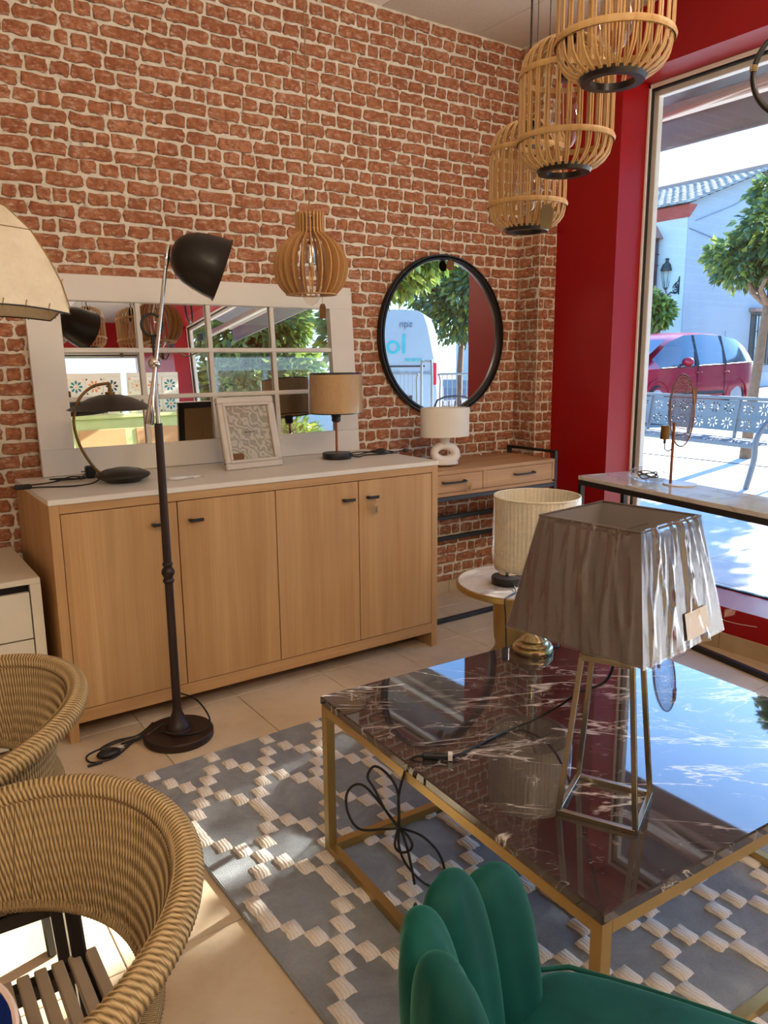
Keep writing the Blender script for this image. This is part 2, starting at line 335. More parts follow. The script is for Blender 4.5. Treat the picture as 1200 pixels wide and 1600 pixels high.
class MB:
    def __init__(s): s.v = []; s.f = []; s.mi = []; s.tw = []; s.cur = 0; s.usetw = False
    def add(s, vs, fs, tw=None):
        o = len(s.v); s.v += [tuple(v) for v in vs]; s.f += [tuple(i+o for i in f) for f in fs]; s.mi += [s.cur]*len(fs)
        s.tw += tw if tw else [0.0]*len(vs)
        return s
    def box(s, x0, x1, y0, y1, z0, z1, bev=0.0, mat=None):
        if x0 > x1: x0, x1 = x1, x0
        if y0 > y1: y0, y1 = y1, y0
        if z0 > z1: z0, z1 = z1, z0
        c = Vector(((x0+x1)/2, (y0+y1)/2, (z0+z1)/2)); h = Vector(((x1-x0)/2, (y1-y0)/2, (z1-z0)/2))
        bev = min(bev, min(h)*0.9)
        if bev <= 0:
            vs = [c+Vector((sx*h.x, sy*h.y, sz*h.z)) for sx in (-1, 1) for sy in (-1, 1) for sz in (-1, 1)]
            fs = [(0, 1, 3, 2), (4, 6, 7, 5), (0, 4, 5, 1), (2, 3, 7, 6), (0, 2, 6, 4), (1, 5, 7, 3)]
        else:
            vs = []; idx = {}
            for sx in (-1, 1):
                for sy in (-1, 1):
                    for sz in (-1, 1):
                        for a in range(3):
                            d = [bev]*3; d[a] = 0
                            idx[(sx, sy, sz, a)] = len(vs); vs.append(c+Vector((sx*(h.x-d[0]), sy*(h.y-d[1]), sz*(h.z-d[2]))))
            fs = []
            for a in range(3):
                b, e = (a+1) % 3, (a+2) % 3
                for sg in (-1, 1):
                    q = []
                    for tb, te in ((-1, -1), (1, -1), (1, 1), (-1, 1)):
                        k = [0, 0, 0]; k[a] = sg; k[b] = tb; k[e] = te; q.append(idx[(*k, a)])
                    fs.append(tuple(q) if sg > 0 else tuple(reversed(q)))
                for tb in (-1, 1):
                    for te in (-1, 1):
                        k0 = [0, 0, 0]; k0[a] = -1; k0[b] = tb; k0[e] = te; k1 = list(k0); k1[a] = 1
                        q = (idx[(*k0, b)], idx[(*k1, b)], idx[(*k1, e)], idx[(*k0, e)])
                        fs.append(q if tb*te > 0 else tuple(reversed(q)))
            for sx in (-1, 1):
                for sy in (-1, 1):
                    for sz in (-1, 1):
                        q = tuple(idx[(sx, sy, sz, a)] for a in range(3)); fs.append(q if sx*sy*sz > 0 else tuple(reversed(q)))
        if mat is not None: vs = [mat @ v for v in vs]
        return s.add(vs, fs)
    def bar(s, p0, p1, w, h, up=(0, 0, 1), bev=0.0):
        p0, p1 = Vector(p0), Vector(p1); t = (p1-p0); L = t.length; t.normalize(); u = Vector(up)
        if abs(u.dot(t)) > 0.97: u = Vector((1, 0, 0))
        x = u.cross(t).normalized(); y = t.cross(x)
        m = Matrix(((x.x, y.x, t.x, p0.x), (x.y, y.y, t.y, p0.y), (x.z, y.z, t.z, p0.z), (0, 0, 0, 1)))
        return s.box(-w/2, w/2, -h/2, h/2, 0, L, bev, m)
    def tube(s, path, r, n=8, closed=False, twist=0.0, cap=True, flat=1.0, strands=3):
        P, T, N = frames(path, closed); m = len(P); rr = r if isinstance(r, (list, tuple)) else [r]*m
        vs = []; tw = []; L = 0.0
        for i in range(m):
            if i: L += (P[i]-P[i-1]).length
            B = T[i].cross(N[i])
            for k in range(n):
                a = 2*pi*k/n; vs.append(P[i]+(N[i]*cos(a)*flat+B*sin(a))*rr[i]); tw.append(strands*a+L*twist)
        fs = []
        for i in range(m if closed else m-1):
            j = (i+1) % m
            for k in range(n):
                l = (k+1) % n; fs.append((i*n+k, i*n+l, j*n+l, j*n+k))
        if cap and not closed: fs.append(tuple(range(n-1, -1, -1))); fs.append(tuple((m-1)*n+k for k in range(n)))
        if twist: s.usetw = True
        return s.add(vs, fs, tw)
    def cyl(s, p0, p1, r0, r1=None, n=16): return s.tube([p0, p1], [r0, r0 if r1 is None else r1], n)
    def lathe(s, prof, n=32, c=(0, 0, 0), mat=None, capb=True, capt=True, sx=1.0, sy=1.0):
        vs = []
        for r, z in prof:
            for k in range(n):
                a = 2*pi*k/n; v = Vector((c[0]+r*cos(a)*sx, c[1]+r*sin(a)*sy, c[2]+z)); vs.append(mat @ v if mat is not None else v)
        fs = []
        for i in range(len(prof)-1):
            for k in range(n):
                l = (k+1) % n; fs.append((i*n+k, i*n+l, (i+1)*n+l, (i+1)*n+k))
        if capb and prof[0][0] > 1e-5: fs.append(tuple(range(n-1, -1, -1)))
        if capt and prof[-1][0] > 1e-5: fs.append(tuple((len(prof)-1)*n+k for k in range(n)))
        return s.add(vs, fs)
    def prism(s, poly, z0, z1, mat=None):
        n = len(poly); vs = [Vector((x, y, z0)) for x, y in poly]+[Vector((x, y, z1)) for x, y in poly]
        if mat is not None: vs = [mat @ v for v in vs]
        fs = [tuple(range(n-1, -1, -1)), tuple(range(n, 2*n))]+[(i, (i+1) % n, n+(i+1) % n, n+i) for i in range(n)]
        return s.add(vs, fs)
    def quad(s, a, b, c, d): return s.add([a, b, c, d], [(0, 1, 2, 3)])
    def ellipsoid(s, c, r, nu=20, nv=12, mat=None, pw=1.0):
        vs = []; fs = []
        for i in range(nv+1):
            th = pi*i/nv
            for k in range(nu):
                a = 2*pi*k/nu; sp = lambda q: math.copysign(abs(q)**pw, q)
                v = Vector((r[0]*sp(sin(th))*sp(cos(a)), r[1]*sp(sin(th))*sp(sin(a)), r[2]*sp(cos(th))))
                v = (mat @ v if mat is not None else v)+Vector(c); vs.append(v)
        for i in range(nv):
            for k in range(nu):
                l = (k+1) % nu; fs.append((i*nu+k, (i+1)*nu+k, (i+1)*nu+l, i*nu+l))
        return s.add(vs, fs)
    def mesh(s, name, mats, smooth=None):
        me = bpy.data.meshes.new(name); me.from_pydata(s.v, [], s.f)
        for m in (mats if isinstance(mats, (list, tuple)) else [mats]): me.materials.append(M[m])
        if any(s.mi): me.polygons.foreach_set('material_index', s.mi)
        if s.usetw:
            at = me.attributes.new('tw', 'FLOAT', 'POINT'); at.data.foreach_set('value', s.tw)
        me.validate(); me.update()
        if smooth:
            me.shade_smooth(); me.set_sharp_from_angle(angle=radians(smooth))
        return me
    def build(s, name, mats, parent=None, smooth=None, kind=None, label=None, loc=None):
        o = bpy.data.objects.new(name, s.mesh(name, mats, smooth)); COL.objects.link(o)
        if parent is not None: o.parent = parent
        if kind: o['kind'] = kind
        if label: o['label'] = label
        if loc: o.location = loc
        return o

def tag(o, label, cat, group=None, kind=None):
    o['label'] = label; o['category'] = cat
    if group: o['group'] = group
    if kind: o['kind'] = kind
    return o
def thing(name, label, cat, loc=(0, 0, 0), rz=0.0, group=None):
    o = bpy.data.objects.new(name, None); COL.objects.link(o); o.location = loc; o.rotation_euler = (0, 0, rz)
    o.empty_display_size = 0.05
    return tag(o, label, cat, group)
def inst(name, me, parent, loc, rot=(0, 0, 0), sc=(1, 1, 1), label=None):
    o = bpy.data.objects.new(name, me); COL.objects.link(o); o.parent = parent; o.location = loc; o.rotation_euler = rot; o.scale = sc
    if label: o['label'] = label
    return o
KIDS = {}
def copy_tree(o, parent=None):
    c = o.copy(); COL.objects.link(c); c.parent = parent
    for ch in [x for x in o.children]: copy_tree(ch, c)
    return c
def arc(c, r, a0, a1, n, z=None, plane='xy'):
    out = []
    for i in range(n+1):
        a = radians(a0+(a1-a0)*i/n)
        if plane == 'xy': out.append((c[0]+r*cos(a), c[1]+r*sin(a), c[2]))
        elif plane == 'xz': out.append((c[0]+r*cos(a), c[1], c[2]+r*sin(a)))
        else: out.append((c[0], c[1]+r*cos(a), c[2]+r*sin(a)))
    return out
def smoothpath(pts, n=8, closed=False):
    P = [Vector(p) for p in pts]; m = len(P); out = []
    for i in range(m if closed else m-1):
        g = lambda k: P[k % m] if closed else P[max(0, min(m-1, k))]
        p0, p1, p2, p3 = g(i-1), g(i), g(i+1), g(i+2)
        for j in range(n):
            t = j/n; out.append(0.5*((2*p1)+(p2-p0)*t+(2*p0-5*p1+4*p2-p3)*t*t+(3*p1-3*p2+p3-p0)*t**3))
    if not closed: out.append(P[-1])
    return out

# ------------------------------------------------------------------ the room
YW, XR, ZC = 3.39, 3.41, 3.02          # brick wall, red window wall, ceiling
XL, YB = -2.6, -4.0
XP, YP = 3.28, 3.208                   # brick pilaster in the corner
XG = 3.622                             # glass plane

fl = MB().box(XL-0.1, 3.7, YB-0.3, YW+0.12, -0.06, -0.004).build('floor', 'grout'); fl['kind'] = 'structure'
tile_me = MB().box(0.0015, 0.4005, 0.0015, 0.4005, -0.012, 0.0, 0.0012).mesh('floor_tile', 'floor_tile')
x0 = 0.37-0.402*8; y0 = 1.58-0.402*14
for i in range(17):
    for j in range(19):
        x, y = x0+i*0.402, y0+j*0.402
        if x > 3.25 or y > YW or x < XL-0.1: continue
        inst('floor_tile', tile_me, fl, (x, y, 0))
ce = MB().box(XL-0.1, 3.75, YB-0.2, YW+0.12, ZC+0.006, ZC+0.1).build('ceiling', 'seam'); ce['kind'] = 'structure'
pm = MB().box(0.002, 0.608, 0.002, 1.218, -0.0, 0.012, 0.002).mesh('ceiling_panel', 'ceiling')
for i in range(-5, 3):
    for j in range(7):
        x = 2.345+0.61*i-0.61; y = 2.21-1.22*j
        if x < XL-0.7: continue
        inst('ceiling_panel', pm, ce, (x, y, ZC))
inst('ceiling_panel', pm, ce, (2.345, 2.21, ZC)); inst('ceiling_panel', pm, ce, (2.955, 2.21, ZC))
for j in range(1, 7): inst('ceiling_panel', pm, ce, (2.955, 2.21-1.22*j, ZC)); inst('ceiling_panel', pm, ce, (2.345, 2.21-1.22*j, ZC))

# ---- brick wall
wb = MB().box(XL-0.1, XP, YW, YW+0.12, 0, ZC+0.006).build('wall_back', 'mortar'); wb['kind'] = 'structure'
pil = MB().box(XP, XR+0.002, YP, YW+0.12, 0, ZC+0.006).build('wall_pilaster', 'mortar'); pil['kind'] = 'structure'
def brick_mesh(L, H, rnd, nm):
    b = MB(); pts = []
    cr = [(-L/2, -H*.30), (-L*.46, -H/2), (-L*.2, -H/2), (L*.05, -H/2), (L*.27, -H/2), (L*.46, -H/2), (L/2, -H*.28), (L*.505, H*.05), (L/2, H*.30), (L*.45, H/2), (L*.15, H/2), (-L*.12, H/2), (-L*.45, H/2), (-L*.505, H*.1)]
    n = len(cr)
    for x, y in cr: pts.append((x+rnd.uniform(-.004, .0025), y+rnd.uniform(-.0042, .0036)))
    vs = [(x+rnd.uniform(-.0035, .0035), -0.0006, y*1.0+(1 if y > 0 else -1)*rnd.uniform(-.0005, .0032)) for x, y in pts]+[(x, -0.0008, y) for x, y in pts]+[(x, -0.0045, y) for x, y in pts]
    vs += [(x*(1-0.005/L*2), -0.007+rnd.uniform(-.0012, .0012), y*(1-0.0045/H*2)) for x, y in pts]
    fs = []
    b.cur = 1
    b.add(vs, [tuple(range(n))]+[(n+k, n+(k+1) % n, 2*n+(k+1) % n, 2*n+k) for k in range(n)])
    b.cur = 0; o = 0
    b.f += [(2*n+k, 2*n+(k+1) % n, 3*n+(k+1) % n, 3*n+k) for k in range(n)]+[tuple(range(3*n, 4*n))]; b.mi += [0]*(n+1)
    return b
rb = random.Random(3)
longs = [brick_mesh(0.142, 0.0455, rb, 'b') for _ in range(16)]; shorts = [brick_mesh(0.066, 0.0455, rb, 'b') for _ in range(20)]
BM = ['brick', 'brick_edge']; lm = [b.mesh('brick', BM) for b in longs]; sm = [b.mesh('brick', BM) for b in shorts]
def brick_rows(u0, u1):                 # yields (u, z, kind, scale) along a run that wraps the corners
    out = []; rr = random.Random(11); rows = int(ZC/0.058)
    for j in range(rows+1):
        z = 0.085+j*0.058
        if z > ZC-0.01: break
        lng = j % 2 == 0; pitch = 0.158 if lng else 0.079
        u = u0-rr.uniform(0, pitch)
        while u < u1:
            L = pitch*rr.uniform(0.86, 1.14) if lng else pitch*rr.choice((0.78, 0.9, 1.0, 1.12, 1.25))
            out.append((u+L/2, z+rr.uniform(-.002, .002), lng, (L-0.0115)/(0.142 if lng else 0.066), rr.random())); u += L
    return out
field = MB(); pfield = MB(); side_u = XP-XL; su2 = side_u+(YW-YP); su3 = su2+(XR-XP)
cands = []
def put(mb, me_b, pos, rz, sx, flip):
    c, s_ = cos(rz), sin(rz)
    vs = []
    for x, y, z in me_b.v:
        x *= sx*(1 if not flip else 1); vs.append((pos[0]+x*c-y*s_, pos[1]+x*s_+y*c, pos[2]+z))
    k0 = len(mb.mi); mb.add(vs, me_b.f); mb.mi[k0:] = me_b.mi
for u, z, lng, sc, rnd in brick_rows(0, su3):
    base = 0.142 if lng else 0.066; half = base*sc/2; v = int(rnd*997)
    bm = (longs if lng else shorts)[v % (16 if lng else 20)]; me = (lm if lng else sm)[v % (16 if lng else 20)]
    for g0, g1, wl_i in ((0, side_u, 0), (side_u, su2, 1), (su2, su3, 2)):      # a brick that meets a corner is wrapped round it
        p0, p1 = max(u-half, g0+(.002 if wl_i else -1)), min(u+half, g1-.002)
        if p1-p0 < 0.012: continue
        uc, s2 = (p0+p1)/2, (p1-p0)/base
        if wl_i == 0:
            x = XL+uc
            hidden = (0.55 < x < 2.2 and z < 1.68) or (x < 0.48+max(0, 2.4-z)*0.12) or (2.3 < x < 3.1 and (x-2.715)**2+(z-1.467)**2 < 0.17) or z < 0.2
            cands.append((hidden, x*x+YW**2+(z-1.35)**2, x, z, s2, bm, me))
        elif wl_i == 1: put(pfield, bm, (XP, YW-(uc-side_u), z), -pi/2, s2, False)
        else: put(pfield, bm, (XP+(uc-su2), YP, z), 0, s2, False)
cands.sort(key=lambda t: (t[0], t[1]))
for k, (hd, d, x, z, sc, bm, me) in enumerate(cands):
    if k < 295 and not hd: inst('brick', me, wb, (x, YW, z), (0, 0, 0), (sc, 1, 1))
    else: put(field, bm, (x, YW, z), 0, sc, False)
field.build('brick_courses', BM, wb, kind='stuff'); pfield.build('brick_courses', BM, pil, kind='stuff')
# tile skirting along the brick wall
sk = MB().box(XL, XP, YW-0.004, YW, 0, 0.075).build('baseboard_back', 'grout'); sk['kind'] = 'structure'
skm = MB().box(0.0015, 0.4005, -0.012, 0.0, 0.0, 0.075, 0.0015).mesh('skirting_tile', 'kerb_tile')
for i in range(15):
    x = x0+0.402*i
    if XL < x < XP-0.4: inst('skirting_tile', skm, sk, (x, YW-0.002, 0))

# ---- red window wall (right)
def st(name, mb, mats, **k):
    o = mb.build(name, mats, **k); o['kind'] = 'structure'; return o
st('wall_right', MB().box(XR, 3.69, 2.79, 3.6, 0, ZC+0.006).box(XR, 3.69, -4.3, -2.75, 0, ZC+0.006).box(XR, 3.69, -2.75, 2.79, 2.73, ZC+0.006), 'red_paint')
k = MB(); k.add([(3.25, -2.75, 0.08), (3.25, 2.79, 0.08), (3.25, 2.79, 0.203), (3.25, -2.75, 0.203), (3.69, -2.75, 0.0), (3.69, 2.79, 0.0), (3.69, 2.79, 0.165), (3.69, -2.75, 0.165)],
      [(0, 3, 2, 1), (3, 7, 6, 2), (1, 2, 6, 5), (4, 5, 6, 7), (0, 4, 7, 3), (0, 1, 5, 4)])
kerb = st('window_sill_kerb', k, 'red_paint')
kb = st('baseboard_right', MB().box(3.25, 3.4, -2.75, 2.79, 0, 0.08), 'grout')
ktm = MB().box(-0.012, 0.0, 0.0015, 0.4005, 0.0, 0.08, 0.0015).mesh('skirting_tile', 'kerb_tile')
for j in range(13):
    y = 1.58+0.402*(2-j)+0.36
    if y > -2.7: inst('skirting_tile', ktm, kb, (3.25, y-0.402, 0))
# flaked crack in the kerb paint
ck = MB(); pts = [(1.98, .147), (1.92, .139), (1.86, .141), (1.80, .148), (1.77, .152)]
for a, b in zip(pts, pts[1:]): ck.bar((3.2495, a[0], a[1]), (3.2495, b[0], b[1]), 0.003, 0.002)
ck.box(3.2485, 3.25, 1.955, 1.99, 0.11, 0.14); ck.build('flaked_plaster', 'frame_alu', kerb)

# ---- window frame and glass
def window(name, along, a0, a1, z0, z1, p, mats=('frame_alu', 'gasket')):
    g = (lambda a, q: (p+q, a)) if along == 'y' else (lambda a, q: (a, p+q))
    def bx(mb, a, b, z0_, z1_, q0, q1):
        if along == 'y': mb.box(p+q0, p+q1, a, b, z0_, z1_, 0.003)
        else: mb.box(a, b, p+q0, p+q1, z0_, z1_, 0.003)
    fr = MB(); sg = 1 if p > 0 else -1
    B = lambda mb, a, b, z0_, z1_, q0, q1: bx(mb, a, b, z0_, z1_, min(q0*sg, q1*sg), max(q0*sg, q1*sg))
    for a, b in ((a0, a0+0.016), (a1-0.016, a1)): B(fr, a, b, z0, z1, -0.014, 0.05)
    for a, b in ((a0+0.016, a0+0.050), (a1-0.050, a1-0.016)): B(fr, a, b, z0, z1, 0.012, 0.05)
    B(fr, a0, a1, z1-0.022, z1, -0.014, 0.05); B(fr, a0, a1, z1-0.06, z1-0.022, 0.012, 0.055); B(fr, a0, a1, z0, z0+0.016, -0.02, 0.05)
    o = fr.build(name, mats[0]); o['kind'] = 'structure'
    gk = MB()
    for a, b in ((a0+0.016, a0+0.023), (a1-0.023, a1-0.016)): B(gk, a, b, z0+0.016, z1-0.022, -0.008, 0.012)
    B(gk, a0+0.022, a1-0.022, z1-0.034, z1-0.022, -0.012, 0.012); B(gk, a0+0.022, a1-0.022, z0+0.016, z0+0.024, -0.012, 0.012)
    gk.build('gasket', mats[1], o)
    gl = MB()
    if along == 'y': gl.box(p-0.004, p+0.004, a0+0.02, a1-0.02, z0+0.016, z1-0.025)
    else: gl.box(a0+0.02, a1-0.02, p-0.004, p+0.004, z0+0.02, z1-0.03)
    gl.build('glass_pane', 'window_glass', o); return o
window('window_1', 'y', -2.75, 2.79, 0.155, 2.73, XG)
# ---- rear shop front, behind the camera
st('wall_front', MB().box(XL, 0.7, YB-0.12, YB, 0, ZC).box(0.7, XR, YB-0.12, YB, 2.62, ZC).box(0.7, XR, YB-0.12, YB, 0, 0.1), 'red_paint')
window('window_2', 'x', 0.7, XR, 0.1, 2.62, YB-0.06)
st('wall_left', MB().box(XL-0.12, XL, YB, YW, 0, ZC), 'white_wall')

# ------------------------------------------------------------------ fill globes added out of view to brighten the shop interior
for i, (x, y, gz_) in enumerate(((2.5, 0.2, 2.6), (-0.7, -1.0, 2.4), (0.25, -0.9, 2.4))):
    f = thing('fill_globe', ('added fill globe nearest the street window', 'added fill globe at the left rear of the shop', 'added fill globe in the middle of the shop')[i], 'fill light', (x, y, gz_))
    MB().ellipsoid((0, 0, 0), (.12, .12, .12), 24, 14).build('globe', 'fill_glow', f, smooth=80)
    MB().cyl((0, 0, .118), (0, 0, ZC-gz_), .006, n=8).lathe([(0, ZC-gz_-.03), (.05, ZC-gz_-.025), (.055, ZC-gz_)], 20).build('hanging_rod', 'gloss_black', f)

# ------------------------------------------------------------------ outside: ground
def gz(x): return 0.0 if x < 9 else min(0.35, (x-9)*0.042)
g = MB(); xs = [3.72, 9, 11, 13, 15, 17.3, 40, 90]
for a, b in zip(xs, xs[1:]): g.quad((a, -60, gz(a)-0.012), (b, -60, gz(b)-0.012), (b, 90, gz(b)-0.012), (a, 90, gz(a)-0.012))
gr = g.build('ground', 'paving_joint'); gr['kind'] = 'structure'
sl = MB().box(0.003, 0.497, 0.003, 0.997, -0.02, 0.0, 0.002).mesh('paving_slab', 'paving')
sm_ = MB()
for i in range(11):
    for j in range(-12, 9):
        x, y = 3.73+0.5*i, 2.92-1.0*j-3.0+0.5*(0)
        y = 2.92+j*1.0
        if y > -0.2: inst('paving_slab', sl, gr, (x, y, 0.0))
        else: sm_.box(x+.003, x+.497, y+.003, y+.997, -0.02, 0, 0.0)
sm_.build('paving_slabs', 'paving', gr, kind='stuff')
sm2 = MB()
for i in range(0, 14):
    for j in range(-10, 26):
        x, y = 9.23+0.5*i, j*1.0+0.42
        if x+.5 > 12.2: continue
        z0, z1 = gz(x), gz(x+.5); sm2.add([(x+.004, y+.004, z0), (x+.496, y+.004, z1), (x+.496, y+.996, z1), (x+.004, y+.996, z0)], [(0, 1, 2, 3)])
sm2.build('far_paving_slabs', 'paving', gr, kind='stuff')
g = MB(); g.quad((12.2, -60, gz(12.2)+0.002), (17.3, -60, gz(17.3)+.002), (17.3, 60, gz(17.3)+.002), (12.2, 60, gz(12.2)+.002))
st('road', g, 'asphalt')

# ------------------------------------------------------------------ outside: awning over the window
aw = thing('awning', 'grey fabric shop awning with white folding arms above the window', 'awning', (3.72, 0, 2.9))
a = MB(); n = 30
for i in range(n):
    ya, yb = -3.3+7.9*i/n, -3.3+7.9*(i+1)/n; s1, s2_ = 0.012*sin(i*1.7), 0.012*sin((i+1)*1.7)
    a.add([(-0.06, ya, 0.28), (-0.06, yb, 0.28), (0.35, yb, 0.12+s2_*.5), (0.35, ya, 0.12+s1*.5), (0.75, ya, -0.04+s1*.4), (0.75, yb, -0.04+s2_*.4)], [(0, 1, 2, 3), (3, 2, 5, 4)])
    a.add([(0.75, ya, -0.04+s1*.4), (0.75, yb, -0.04+s2_*.4), (0.775+s2_*1.2, yb, -0.245), (0.775+s1*1.2, ya, -0.245)], [(0, 1, 2, 3)])
a.build('canopy', 'awning_grey', aw, smooth=60)
a = MB(); a.box(.70, .75, -3.3, 4.6, -0.09, -0.045, 0.01); a.build('front_bar', 'awning_white', aw)
a = MB(); a.box(.765, .785, -3.3, 4.6, -0.257, -0.24, 0.004); a.build('valance_hem', 'awning_grey', aw)
for y in (0.4, 3.2):
    a = MB(); a.bar((-0.02, y-0.5, 0.0), (0.42, y-1.15, -0.10), 0.05, 0.04, bev=0.008); a.cyl((0.42, y-1.15, -0.13), (0.42, y-1.15, -0.07), 0.03); a.build('upper_arm', 'awning_white', aw)
    MB().bar((0.42, y-1.15, -0.10), (0.70, y, -0.07), 0.042, 0.042, bev=0.008).build('fore_arm', 'awning_white', aw)
a = MB(); a.box(0.39, 0.46, -3.3, 4.6, -0.185, -0.12, 0.008); a.build('cross_rail', 'awning_white', aw)
a = MB(); a.bar((0.36, 3.25, -0.20), (0.44, 1.7, -0.10), 0.035, 0.03, bev=.005); a.build('loose_stay', 'awning_white', aw)

# ------------------------------------------------------------------ outside: perforated bench
def perforated(name, L, H, parent, mat, tilt, org, holes):
    cu = bpy.data.curves.new(name, 'CURVE'); cu.dimensions = '2D'; cu.fill_mode = 'BOTH'; cu.extrude = 0.003
    def poly(pts):
        s_ = cu.splines.new('POLY'); s_.points.add(len(pts)-1)
        for p, (x, y) in zip(s_.points, pts): p.co = (x, y, 0, 1)
        s_.use_cyclic_u = True
    poly([(0, 0), (L, 0), (L, H), (0, H)])
    for cx, cy, a, l, w_ in holes:
        poly([(cx+l*cos(t)*cos(a)-w_*sin(t)*sin(a), cy+l*cos(t)*sin(a)+w_*sin(t)*cos(a)) for t in [2*pi*k/10 for k in range(10)]])
    cu.materials.append(M[mat]); tmp = bpy.data.objects.new(name, cu); COL.objects.link(tmp)
    dg = bpy.context.evaluated_depsgraph_get(); me = bpy.data.meshes.new_from_object(tmp.evaluated_get(dg))
    bpy.data.objects.remove(tmp); me.name = name
    return me
BL = 0.62
hb = []
for i in range(3):
    for j in range(2):
        cx, cy = 0.11+i*0.2, 0.09+j*0.17
        for q in range(8): a_ = q*pi/4+0.39; hb.append((cx+0.055*cos(a_), cy+0.047*sin(a_), a_, 0.022, 0.009))
hs = []
for i in range(3):
    for j in range(2):
        cx, cy = 0.11+i*0.2, 0.12+j*0.2
        for q in range(8): a_ = q*pi/4+0.39; hs.append((cx+0.055*cos(a_), cy+0.055*sin(a_), a_, 0.024, 0.011))
bk_me = perforated('back_panel', BL, 0.34, None, 'bench_grey', 0, None, hb); se_me = perforated('seat_panel', BL, 0.42, None, 'bench_grey', 0, None, hs)
def bench(x, y, rz, label, n=4):
    b = thing('bench', label, 'bench', (x, y, 0), rz, None)     # local +x runs along the bench, +y is the back
    for i in range(n):
        inst('seat_panel', se_me, b, (i*(BL+0.04)+0.04, 0.0, 0.44))
        inst('back_panel', bk_me, b, (i*(BL+0.04)+0.04, 0.45, 0.52), (radians(82), 0, 0))
    L = n*(BL+0.04)+0.04
    m = MB(); m.box(0, L, -0.03, 0.0, 0.41, 0.455, 0.004); m.box(0, L, 0.42, 0.45, 0.42, 0.45); m.build('seat_rail', 'bench_grey', b)
    m = MB(); m.bar((-0.03, 0.50, 0.885), (L+0.03, 0.50, 0.885), 0.06, 0.035, bev=0.006); m.build('top_rail', 'bench_grey', b)
    for i in range(n+1):
        m = MB(); xx = i*(BL+0.04)+0.02; m.bar((xx, 0.44, 0.45), (xx, 0.50, 0.88), 0.04, 0.02); m.build('upright', 'bench_grey', b)
    for xx in (0.02, L-0.02):
        m = MB(); m.bar((xx, 0.46, 0.48), (xx, 0.50, 0.86), 0.02, 0.07)
        m.tube(smoothpath([(xx, 0.48, 0.70), (xx, 0.30, 0.70), (xx, 0.1, 0.66), (xx, -0.02, 0.5), (xx, -0.03, 0.3), (xx, -0.12, 0.0)], 5), 0.03, 6)
        m.bar((xx, 0.44, 0.42), (xx, 0.5, 0.0), 0.05, 0.03); m.build('leg', 'bench_grey', b)
    return b
bench(7.62, 4.30, pi/2+radians(-8.5), 'grey perforated metal bench outside the shop window', 4).rotation_euler.z = radians(81.0)
bpy.data.objects['bench'].scale = (1, -1, 1)

# ------------------------------------------------------------------ outside: trees
def tree(name, x, y, label, hgt, tr, lean, blobs, nleaf, lmat, lsize, seed, cat='tree', grp=None):
    rr = random.Random(seed); t = thing(name, label, cat, (x, y, gz(x)), 0, grp)
    p = [(0, 0, 0), (lean[0]*.3, lean[1]*.3, hgt*.4), (lean[0]*.7, lean[1]*.7, hgt*.75), (lean[0], lean[1], hgt)]
    m = MB(); m.tube(smoothpath(p, 4), [tr*(1-0.35*i/12) for i in range(13)], 10)
    for k in range(6):
        a = k*1.05+0.3; b = blobs[k % len(blobs)]
        m.tube(smoothpath([p[3], (lean[0]+0.25*cos(a), lean[1]+0.25*sin(a), hgt+0.3), (b[0]*.8, b[1]*.8, b[2])], 3), [tr*.55, tr*.5, tr*.45, tr*.4, tr*.3, tr*.25, tr*.15], 6)
    m.build('trunk', 'bark', t, smooth=60)
    f = MB(); tot = sum(b[3]**2 for b in blobs)
    for b in blobs:
        for _ in range(int(nleaf*b[3]**2/tot)):
            d = Vector((rr.gauss(0, 1), rr.gauss(0, 1), rr.gauss(0, 1))).normalized(); q = b[3]*(rr.random()**0.28)*rr.uniform(.85, 1.12)
            c = Vector((b[0]+d.x*q, b[1]+d.y*q, b[2]+d.z*q*0.85))
            out = (d+Vector((rr.uniform(-.7, .7), rr.uniform(-.7, .7), rr.uniform(-1.3, .1)))).normalized()
            sd_ = out.cross(Vector((rr.uniform(-1, 1), rr.uniform(-1, 1), rr.uniform(-1, 1)))).normalized()
            L = lsize*rr.uniform(.7, 1.25); W = L*.24; nn = out.cross(sd_)
            f.add([c, c+out*L*.45+sd_*W+nn*W*.3, c+out*L, c+out*L*.45-sd_*W+nn*W*.3], [(0, 1, 2), (0, 2, 3)])
    f.build('foliage', lmat, t, kind='stuff'); return t
tree('orange_tree', 9.65, 5.62, 'orange tree with a leaning bare trunk behind the bench', 1.95, 0.075, (0.12, -0.06),
     [(.25, -.3, 2.45, .42), (.0, .28, 2.5, .34), (.2, -.1, 2.85, .5), (.5, -.75, 2.6, .6), (.05, .58, 2.62, .2), (.35, -.5, 3.4, .45), (.15, .05, 3.35, .22), (.6, -1.1, 3.5, .75), (.5, -.8, 4.3, .5), (.6, -1.3, 4.6, .6)], 15000, 'orange_leaf', 0.125, 5)
tree('street_tree', 7.7, 2.35, 'leafy street tree just right of the window view, nearest the bench end', 1.9, 0.08, (0.05, 0.0),
     [(0, .55, 2.85, .62), (.2, -.8, 3.3, .8), (-.1, 0, 3.6, .8), (0, -.2, 4.2, .75), (.1, -1.0, 4.2, .8), (.2, .45, 4.45, .42), (0, -1.6, 3.4, .8), (0, -.1, 2.5, .6)], 14000, 'orange_leaf', 0.15, 9)
tree('street_tree', 6.45, -2.9, 'bright green tree shading the white van, seen in the round mirror', 2.1, 0.08, (0.05, 0.0),
     [(0, 0, 2.75, .7), (.45, .1, 2.75, .55), (.8, .3, 3.1, .55), (-.1, .6, 3.1, .6), (0, 0, 3.7, .8), (.5, .2, 3.7, .7)], 10000, 'bright_leaf', 0.17, 12)
